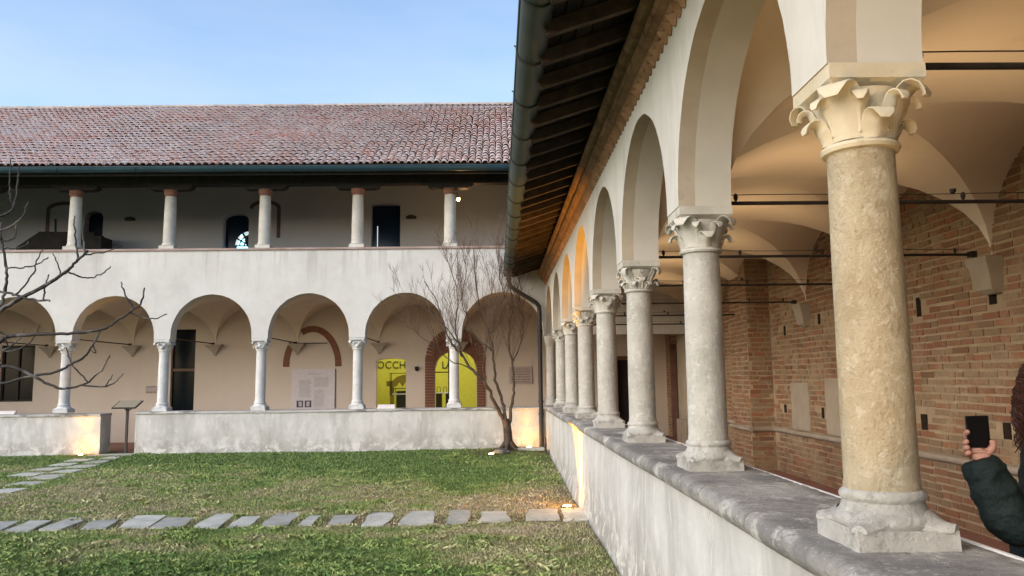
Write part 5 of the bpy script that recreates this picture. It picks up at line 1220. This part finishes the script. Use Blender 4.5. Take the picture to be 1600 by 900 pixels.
def build_fig():
    Yf = 6.2; root = Vector((-5.6, 6.4, ground_z(-5.6, 6.4))); t = empty('fig_tree', root); tag(t, 'bare grey-barked branches reaching in at the left edge', 'tree'); L = root
    P = lambda px, py, dy=0: at(px, py, Y=Yf + dy) - L
    b = MB(); trunk = smooth_line([(0, 0, -.05), (.05, .02, .6), (.0, -.03, 1.1), (.12, -.05, 1.6)], 5); b.tube(trunk, [.11 - .05 * k / (len(trunk) - 1) for k in range(len(trunk))], 10); b.build('trunk', 'fig_bark', t, smooth=60)
    T = lambda k: Vector(trunk[k])
    br = [  # main branches (from the trunk, out of the picture, into it) with thickness in photograph pixels
        ([T(14), P(-60, 515), P(0, 485), P(32, 466), P(62, 451), P(92, 432), P(107, 422), P(122, 406), P(137, 391)], 8.5, 3.6),
        ([T(10), P(-70, 560), P(0, 534), P(7, 527), P(20, 525), P(37, 524), P(75, 522), P(125, 520), P(155, 516), P(180, 504), P(207, 485), P(220, 474), P(226, 450)], 8, 2.4),
        ([T(8), P(-60, 612), P(6, 599), P(37, 590), P(87, 581), P(112, 569), P(135, 554), P(150, 531), P(156, 518)], 5.5, 2.6),
        ([T(9), P(-40, 572), P(0, 572), P(25, 575), P(52, 588), P(75, 600), P(95, 607), P(112, 606), P(132, 600), P(148, 588), P(160, 576), P(172, 555)], 6.5, 1.8),
        ([T(13), P(-60, 455), P(0, 456), P(25, 461), P(45, 467), P(80, 470)], 4.6, 3.2),
        ([T(15), P(-40, 530), P(0, 477), P(9, 447), P(10, 420), P(5, 390), P(2, 372), P(3, 350)], 6.5, 2.8),
        ([T(15), P(-50, 362), P(0, 339), P(13, 332), P(22, 324), P(17, 311), P(16, 296), P(16, 270), P(17, 248)], 4.6, 1.8),
        ([P(22, 324), P(26, 304), P(29, 275), P(30, 260)], 3.6, 2),
        ([T(15), P(-40, 385), P(0, 362), P(19, 352), P(34, 339), P(43, 315)], 4, 1.6), ([T(15), P(-30, 380), P(2, 376), P(19, 374), P(24, 367), P(25, 352)], 3.4, 1.8), ([P(4, 388), P(19, 388), P(36, 386), P(45, 378)], 2.6, 1.5),
        ([P(123, 405), P(119, 390), P(117, 370), P(117, 355), P(116, 337)], 3.6, 1.8), ([P(133, 395), P(131, 380), P(130, 362), P(132, 347)], 3.4, 2),
        ([P(130, 398), P(150, 396), P(165, 394), P(190, 385)], 3, 1.4), ([P(105, 423), P(118, 430), P(130, 434), P(142, 434), P(160, 427), P(173, 416)], 3, 1.6),
        ([P(95, 430), P(89, 410), P(83, 396)], 2.6, 1.4), ([P(25, 460), P(47, 435), P(55, 415), P(60, 402), P(66, 390)], 3, 1.6), ([P(10, 419), P(37, 418), P(56, 414), P(75, 402)], 2.8, 1.6),
        ([P(69, 469), P(68, 460), P(71, 447), P(76, 429)], 3, 2), ([P(209, 483), P(196, 461), P(189, 441)], 3.4, 1.8), ([P(203, 488), P(225, 497), P(246, 497), P(260, 490)], 2.8, 1.5),
        ([P(137, 597), P(125, 585), P(112, 568), P(106, 553), P(105, 543)], 2.6, 1.6), ([P(130, 602), P(162, 604), P(180, 597), P(193, 583)], 2.8, 1.5), ([P(165, 603), P(170, 597), P(176, 586)], 2.2, 1.4),
        ([P(-20, 544), P(0, 546), P(15, 549), P(37, 542), P(55, 525), P(62, 507)], 3, 1.6), ([P(5, 547), P(25, 535), P(33, 526), P(38, 516)], 2.6, 1.6), ([P(-15, 516), P(0, 519), P(9, 525), P(11, 541)], 3.2, 2.2), ([P(146, 541), P(150, 552), P(142, 548)], 2, 1.3)]
    for pts, w0, w1 in br:
        q = smooth_line(pts, 5); n = len(q); q = [q[0]] + [p + Vector((random.gauss(0, .0025), random.gauss(0, .006), random.gauss(0, .0025))) for p in q[1:]]; k0 = Yf / FPX / 2
        rr = [(w0 + (w1 - w0) * (k / (n - 1)) ** .8) * k0 * (1 + (.18 if k % 7 == 0 else 0)) for k in range(n)]
        b = MB(); b.tube(q, rr, 8); b.build('branch', 'fig_bark', t, smooth=60)
build_fig()

# ------------------------------------------------------------------ person with phone
def skin_obj(name, verts, edges, radii, mat, parent, sub=2, root=0):
    me = bpy.data.meshes.new(name); me.from_pydata(verts, edges, []); me.materials.append(MATS[mat])
    o = bpy.data.objects.new(name, me); COL.objects.link(o); o.parent = parent
    sk = o.modifiers.new('skin', 'SKIN'); sk.use_smooth_shade = True
    if not me.skin_vertices: 
        bm = bmesh.new(); bm.from_mesh(me); bm.verts.layers.skin.verify(); bm.to_mesh(me); bm.free()
    for i, r in enumerate(radii):
        sv = me.skin_vertices[0].data[i]; sv.radius = r if isinstance(r, tuple) else (r, r); sv.use_root = (i == root)
    s_ = o.modifiers.new('sub', 'SUBSURF'); s_.levels = sub; s_.render_levels = sub
    return o
def chain(V, E, Rr, pts, rad, start=None):
    prev = start
    for p, r in zip(pts, rad):
        V.append(tuple(p)); Rr.append(r); i = len(V) - 1
        if prev is not None: E.append((prev, i))
        prev = i
    return prev
def fold(o):
    for k, (sc, st) in enumerate(((.055, .022), (.02, .007))):
        tx = bpy.data.textures.new('cloth_folds', 'CLOUDS'); tx.noise_scale = sc; tx.noise_depth = 2
        d = o.modifiers.new('folds', 'DISPLACE'); d.texture = tx; d.strength = st; d.mid_level = .5; d.texture_coords = 'LOCAL'
    return o
def build_person():
    px_, py_ = 2.14, 2.94; t = empty('person', (px_, py_, FLOORZ)); tag(t, 'person in dark green padded jacket holding up a phone behind the near column', 'person'); L = Vector(t.location)
    W = lambda x, y, z: Vector((x, y, z)) - L
    Y = 2.80
    wr = at(1531, 722, Y=Y) - L; el = at(1572, 826, Y=Y + .02) - L; el.y -= .05; shR = Vector((-.06, -.17, 1.24)); shL = Vector((.04, .19, 1.25))
    # body: one continuous skin with head, arms, legs
    V, E, Q = [], [], []
    pel = chain(V, E, Q, [(0, 0, .80)], [(.13, .15)])
    ch = chain(V, E, Q, [(0, 0, .95), (-.01, 0, 1.1), (-.01, 0, 1.22), (-.02, 0, 1.31), (-.035, 0, 1.37)], [(.11, .13), (.12, .15), (.1, .14), (.05, .055), (.05, .05)], pel)
    hd = chain(V, E, Q, [(-.05, 0, 1.42), (-.055, 0, 1.48), (-.045, 0, 1.54), (-.03, 0, 1.575)], [(.07, .06), (.088, .075), (.08, .072), (.04, .04)], ch)
    for s_, sh, e_, w_ in ((-1, shR, el, wr), (1, shL, Vector((.03, .27, .97)), Vector((-.05, .25, .74)))):
        chain(V, E, Q, [sh * .6 + Vector((0, 0, .5)), sh, sh.lerp(e_, .5), e_, e_.lerp(w_, .5), w_], [.06, .055, .045, .042, .036, .028], 3)
    for s_ in (-1, 1): chain(V, E, Q, [(0, s_ * .085, .72), (-.01, s_ * .095, .4), (.01, s_ * .1, .08), (-.06, s_ * .105, .035), (-.13, s_ * .11, .03)], [.085, .06, .042, .04, .03], pel)
    body = skin_obj('body', V, E, Q, 'skin', t)
    # trousers, shoes
    V, E, Q = [], [], []; p0 = chain(V, E, Q, [(0, 0, .84)], [(.15, .17)])
    for s_ in (-1, 1): chain(V, E, Q, [(0, s_ * .09, .70), (-.01, s_ * .095, .4), (.01, s_ * .1, .1)], [.105, .08, .068], p0)
    skin_obj('trousers', V, E, Q, 'trouser_cloth', t)
    for s_ in (-1, 1):
        V, E, Q = [], [], []; chain(V, E, Q, [(.04, s_ * .1, .045), (-.04, s_ * .103, .045), (-.12, s_ * .11, .035), (-.16, s_ * .113, .03)], [.045, .047, .042, .028]); skin_obj('shoe', V, E, Q, 'jacket_lining', t)
    # jacket: body and quilted sleeves
    def puffs(a, c, r, n):
        pts, rad = [], []
        for k in range(n): u = k / (n - 1); pts.append(a.lerp(c, u)); rad.append(r[0] + (r[1] - r[0]) * u + (.007 if k % 2 else -.007))
        return pts, rad
    V, E, Q = [], [], []; j0 = chain(V, E, Q, [(0, 0, .70)], [(.185, .20)])
    j1 = chain(V, E, Q, [(0, 0, .76), (0, 0, .82), (0, 0, .88), (0, 0, .94), (0, 0, 1.0), (0, 0, 1.06), (-.005, 0, 1.12), (-.01, 0, 1.18), (-.012, 0, 1.235)], [(.172, .188), (.186, .2), (.172, .186), (.182, .197), (.17, .186), (.182, .2), (.172, .194), (.176, .2), (.15, .17)], j0)
    fold(skin_obj('jacket', V, E, Q, 'jacket_cloth', t, 3))
    for s_, sh, e_, w_ in ((-1, shR, el, wr), (1, shL, Vector((.03, .27, .97)), Vector((-.05, .25, .74)))):
        V, E, Q = [], [], []; p1, r1 = puffs(sh, e_, (.095, .088), 7); p2, r2 = puffs(e_.lerp(w_, .12), e_.lerp(w_, 1.07), (.09, .068), 7)
        chain(V, E, Q, p1[:-1] + [e_.lerp(sh, .03)] + p2, r1[:-1] + [.083] + r2); fold(skin_obj('sleeve', V, E, Q, 'jacket_cloth', t, 3))
    b = MB(); b.lathe([(.11, 1.235), (.125, 1.27), (.118, 1.31), (.11, 1.335), (.1, 1.34), (.095, 1.31)], 20, (-.02, 0), cap=False); b.build('collar', 'scarf_cloth', t, smooth=60)
    # scarf front falling over the jacket
    b = MB(); P = []
    for k in range(8):
        u = k / 7
        for q in range(5):
            v_ = q / 4; P.append((-.165 - .045 * math.sin(u * 2.4) + .012 * math.sin(v_ * 9), -.15 + .10 * v_ + .02 * u, 1.37 - .36 * u))
    b.grid(P, 8, 5); s2 = b.build('scarf', 'scarf_cloth', t, smooth=60); so = s2.modifiers.new('th', 'SOLIDIFY'); so.thickness = .03; s2.modifiers.new('sub', 'SUBSURF').levels = 1
    # face, turned towards the courtyard and away from the near bay
    HR = Matrix.Translation((-.04, 0, 0)) @ Matrix.Rotation(R(-72), 4, 'Z') @ Matrix.Translation((.04, 0, 0))
    hp = lambda *p: tuple(HR @ Vector(p))
    for s_ in (-1, 1):
        b = MB(); b.lathe([(.001, -.011), (.008, -.008), (.011, 0), (.008, .008), (.001, .011)], 10); o = b.build('eye', 'eye_white', body, smooth=60); o.location = hp(-.118, s_ * .03, 1.485)
        b = MB(); b.tube([hp(-.04, s_ * .076, 1.50), hp(-.035, s_ * .088, 1.485), hp(-.045, s_ * .083, 1.46)], [.012, .014, .01], 6); b.build('ear', 'skin', body, smooth=60)
    b = MB(); b.tube([hp(-.125, 0, 1.495), hp(-.142, 0, 1.47), hp(-.146, 0, 1.455), hp(-.128, 0, 1.447)], [.008, .011, .014, .008], 8); b.build('nose', 'skin', body, smooth=60)
    b = MB(); b.tube([hp(-.124, -.022, 1.425), hp(-.132, 0, 1.424), hp(-.124, .022, 1.425)], [.004, .007, .004], 6); b.build('mouth', 'plaque_letters', body, smooth=60)
    # curly hair: many locks over the skull and down past the collar
    b = MB(); rr = random.Random(3)
    for k in range(1700):
        a = rr.uniform(0, 2 * math.pi); e = rr.uniform(-.15, 1.0); 
        if abs(a - R(108)) < .6 and e < .5: continue
        rad = .098; c = Vector((-.035, 0, 1.49)); p = c + Vector((math.cos(a) * math.sqrt(max(0, 1 - e * e)), math.sin(a) * math.sqrt(max(0, 1 - e * e)), e)) * rad; out = (p - c).normalized(); pts = []
        ph = rr.uniform(0, 6); Lk = rr.uniform(.12, .26) * (1.1 if e < .6 else .8)
        for q in range(9):
            u = q / 8; d = out * (.045 * math.sin(u * 1.8)) + Vector((0, 0, -Lk * u ** 1.3)) + Vector((math.cos(ph + u * 13), math.sin(ph + u * 13), .3 * math.sin(ph + u * 17))) * .021
            pts.append(p + d)
        b.tube(pts, [.004, .0045, .0045, .0042, .004, .0036, .003, .0025, .001], 4, cap=False)
    b.lathe([(.02, 1.60), (.07, 1.585), (.098, 1.53), (.102, 1.48), (.09, 1.44)], 16, (-.015, 0)); tag(b.build('hair', 'hair', t, smooth=60, fix=False), kind='stuff')
    # hand: palm and five bent fingers round the phone
    ph_c = at(1529, 674, Y=Y) - L
    def hand_pt(px, py, dy): return at(1530 + (px - 1530) * 1.08, py - 3, Y=Y + dy) - L
    V, E, Q = [], [], []
    pw = chain(V, E, Q, [hand_pt(1531, 728, 0), hand_pt(1531, 718, 0), hand_pt(1529, 706, .012)], [(.027, .022), (.029, .022), (.034, .02)])
    chain(V, E, Q, [hand_pt(1518, 699, .022), hand_pt(1512, 690, .024), hand_pt(1510.5, 681, .012), hand_pt(1514, 676, -.006)], [0.0121, 0.0109, 0.0103, 0.0092], 2)     # index
    chain(V, E, Q, [hand_pt(1520, 702, .028), hand_pt(1511.5, 699, .022), hand_pt(1509.5, 694, .004), hand_pt(1514, 692, -.013)], [0.0126, 0.0115, 0.0109, 0.0092], 2)
    chain(V, E, Q, [hand_pt(1520, 707, .026), hand_pt(1511, 707, .018), hand_pt(1510, 703, -.004), hand_pt(1516, 701, -.02)], [0.0126, 0.0115, 0.0109, 0.0092], 2)
    chain(V, E, Q, [hand_pt(1522, 712, .018), hand_pt(1513, 714, .006), hand_pt(1513, 711, -.012), hand_pt(1519, 709, -.024)], [0.0115, 0.0103, 0.0098, 0.0086], 2)
    chain(V, E, Q, [hand_pt(1541, 711, -.004), hand_pt(1549, 704, -.012), hand_pt(1551, 696, -.016), hand_pt(1547, 690, -.018)], [0.0155, 0.0138, 0.0121, 0.0103], 1)      # thumb
    skin_obj('hand', V, E, Q, 'skin', t)
    V, E, Q = [], [], []; c = Vector((-.06, .25, .71)); pw = chain(V, E, Q, [c, c + Vector((-.005, 0, -.04)), c + Vector((-.01, 0, -.075))], [.025, .03, .032])
    for k in range(4): u = -.03 + .02 * k; chain(V, E, Q, [c + Vector((u - .01, -.004, -.10)), c + Vector((u - .012, -.012, -.135)), c + Vector((u - .008, -.03, -.16))], [.0095, .009, .008], 2)
    chain(V, E, Q, [c + Vector((-.04, -.015, -.05)), c + Vector((-.055, -.03, -.085))], [.0115, .009], 1); skin_obj('hand', V, E, Q, 'skin', t)
    # the phone itself: held, so a thing of its own
    A, B, C, D = [at(*q, Y=Y - .0) for q in ((1508.5, 650), (1545, 649), (1549.5, 700), (1514.5, 686))]
    D2 = at(1513, 700, Y=Y); cen = (A + B + C + D2) / 4; ph = empty('smartphone', cen); tag(ph, 'black smartphone held up in the hand of the person', 'phone')
    b = MB(); f = [v - cen for v in (D2, C, B, A)]; n = Vector((0, .009, 0))
    f = [f[0], f[1] + Vector((0, 0, 0)), f[2], f[3]]
    b.hexa([v for v in f] + [v + n for v in f]); o = bevel(b.build('case', 'phone_glass', ph), .008, 3)
    b = MB(); g = [v * .92 - Vector((0, .0012, 0)) for v in f]; b.quad(*g); b.build('screen', 'phone_glass', ph)
build_person()

# ------------------------------------------------------------------ grass, leaf litter
def build_grass():
    inside = lambda x, y: False
    V, F = [], []
    def scatter(n, x0, x1, y0, y1, h, w, clover=False):
        nonlocal V, F
        x = rng.uniform(x0, x1, n); u = rng.random(n); y = 1 / (1 / y0 + u * (1 / y1 - 1 / y0))
        keep = np.ones(n, bool)
        for q in STONES:
            cx = np.mean([p[0] for p in q]); cyy = np.mean([p[1] for p in q])
            P = np.array([(cx + (p[0] - cx) * .9, cyy + (p[1] - cyy) * .93) for p in q]); c = np.ones(n, bool)
            for k in range(4):
                a, d = P[k], P[(k + 1) % 4]; c &= ((d[0] - a[0]) * (y - a[1]) - (d[1] - a[1]) * (x - a[0])) > 0
            keep &= ~c
        bed = (y > 9.5) & (y < 10.22); keep &= ~(bed & (rng.random(n) > .34))
        bare = np.clip((x + .15) / 1.2, 0, 1) * .55 + np.exp(-(((x - .3) / 1.3) ** 2 + ((y - 17.2) / .75) ** 2)) * 1.3
        keep &= rng.random(n) > bare
        keep &= (x < 1.04) & (y < 17.93)
        pz = 0.5 + 0.5 * np.sin(x * 2.3 + 1.7 * np.sin(y * 1.1)) * np.sin(y * 2.9 + x)
        keep &= rng.random(n) > .25 * pz
        x, y = x[keep], y[keep]; n = len(x)
        z = np.array([ground_z(a, c) for a, c in zip(x, y)]) - .004
        hh = h * rng.uniform(.45, 1.3, n); a = rng.uniform(0, 2 * math.pi, n); lean = rng.uniform(.2, 1.1, n) * hh; la = rng.uniform(0, 2 * math.pi, n); ww = w * rng.uniform(.6, 1.3, n)
        dx, dy = np.cos(a) * ww / 2, np.sin(a) * ww / 2; tx, ty = np.cos(la) * lean, np.sin(la) * lean
        v = np.empty((n, 4, 3)); v[:, 0] = np.stack([x - dx, y - dy, z], 1); v[:, 1] = np.stack([x + dx, y + dy, z], 1)
        v[:, 2] = np.stack([x + tx * .45 + dx * .8, y + ty * .45 + dy * .8, z + hh * .62], 1); v[:, 3] = np.stack([x + tx, y + ty, z + hh * .9], 1)
        if clover: v[:, 0, 2] += hh * .5; v[:, 1, 2] += hh * .5
        off = sum(len(q) for q in V); V.append(v.reshape(-1, 3)); i = off + 4 * np.arange(n)
        F.append(np.stack([i, i + 1, i + 2], 1)); F.append(np.stack([i, i + 2, i + 3], 1))
    scatter(170000, -5.2, 1.05, 5.2, 9.6, .034, .0062)
    scatter(150000, -8.5, 1.05, 8.8, 13.5, .032, .0075)
    scatter(90000, -13, 1.05, 13, 17.95, .036, .012)
    scatter(34000, -5.6, -.4, 5.6, 9.2, .03, .014, True)
    scatter(30000, -14, -7, 8.8, 17.95, .034, .012)
    def clump(n, x0, x1, y0, y1, m_, rad, h, w):      # weeds and clover growing in tufts
        cx = rng.uniform(x0, x1, n); u = rng.random(n); cy_ = 1 / (1 / y0 + u * (1 / y1 - 1 / y0)); X, Y_, Hh = [], [], []
        for a_, c_ in zip(cx, cy_):
            r_ = rad * rng.uniform(.4, 1.3); k_ = rng.integers(m_ // 2, m_); X += list(a_ + rng.normal(0, r_, k_)); Y_ += list(c_ + rng.normal(0, r_ * .8, k_)); Hh += [h * rng.uniform(.6, 1.4)] * k_
        scatter_at(np.array(X), np.array(Y_), np.array(Hh), w)
    def scatter_at(x, y, hh, w):
        k_ = (x < 1.0) & (y < 17.9) & ~((y > 9.5) & (y < 10.22) & (rng.random(len(x)) > .3)); x, y, hh = x[k_], y[k_], hh[k_]; n = len(x)
        z = np.array([ground_z(a, c) for a, c in zip(x, y)]) - .003; a = rng.uniform(0, 2 * math.pi, n); lean = rng.uniform(.4, 1.3, n) * hh; la = rng.uniform(0, 2 * math.pi, n); ww = w * rng.uniform(.6, 1.4, n)
        dx, dy = np.cos(a) * ww / 2, np.sin(a) * ww / 2; tx, ty = np.cos(la) * lean, np.sin(la) * lean; v = np.empty((n, 4, 3))
        v[:, 0] = np.stack([x - dx * .4, y - dy * .4, z + hh * .15], 1); v[:, 1] = np.stack([x + dx, y + dy, z + hh * .6], 1); v[:, 2] = np.stack([x + tx, y + ty, z + hh], 1); v[:, 3] = np.stack([x + tx - dx, y + ty - dy, z + hh * .8], 1)
        off = sum(len(q) for q in V); V.append(v.reshape(-1, 3)); i = off + 4 * np.arange(n); F.append(np.stack([i, i + 1, i + 2], 1)); F.append(np.stack([i, i + 2, i + 3], 1))
    clump(420, -5.4, .5, 5.8, 9.6, 70, .07, .04, .013)
    clump(260, -8, .6, 10.2, 17.8, 60, .08, .036, .013)
    V = np.concatenate(V); F = np.concatenate(F)
    me = bpy.data.meshes.new('grass'); me.vertices.add(len(V)); me.vertices.foreach_set('co', V.ravel()); me.loops.add(len(F) * 3); me.loops.foreach_set('vertex_index', F.ravel().astype(np.int32))
    me.polygons.add(len(F)); me.polygons.foreach_set('loop_start', np.arange(0, 3 * len(F), 3, dtype=np.int32)); me.update(calc_edges=True); me.validate(); me.materials.append(MATS['grass_blade'])
    o = bpy.data.objects.new('grass', me); COL.objects.link(o); tag(o, 'short patchy courtyard grass, green and dry straw', 'grass', kind='stuff')
    b = MB()
    for k in range(1500):
        if k < 900: x, y = random.gauss(.25, .55), random.gauss(17.15, .45)
        else: x, y = random.uniform(.35, 1.05), random.uniform(6, 17.5)
        if x > 1.06 or y > 17.9: continue
        z = ground_z(x, y) + random.uniform(.004, .02); s_ = random.uniform(.012, .035); a = random.uniform(0, 6.28); tl = random.uniform(-.5, .5)
        p = [Vector((math.cos(a + q) * s_ * (1 if i % 2 == 0 else .55), math.sin(a + q) * s_ * (1 if i % 2 == 0 else .55), tl * s_ * math.cos(q))) + Vector((x, y, z)) for i, q in enumerate((0, 1.57, 3.14, 4.71))]
        b.quad(*p)
    tag(b.build('leaf_litter', 'leaf_litter', fix=False), 'dry brown leaves scattered round the tree and parapet foot', 'leaves', kind='stuff')
build_grass()
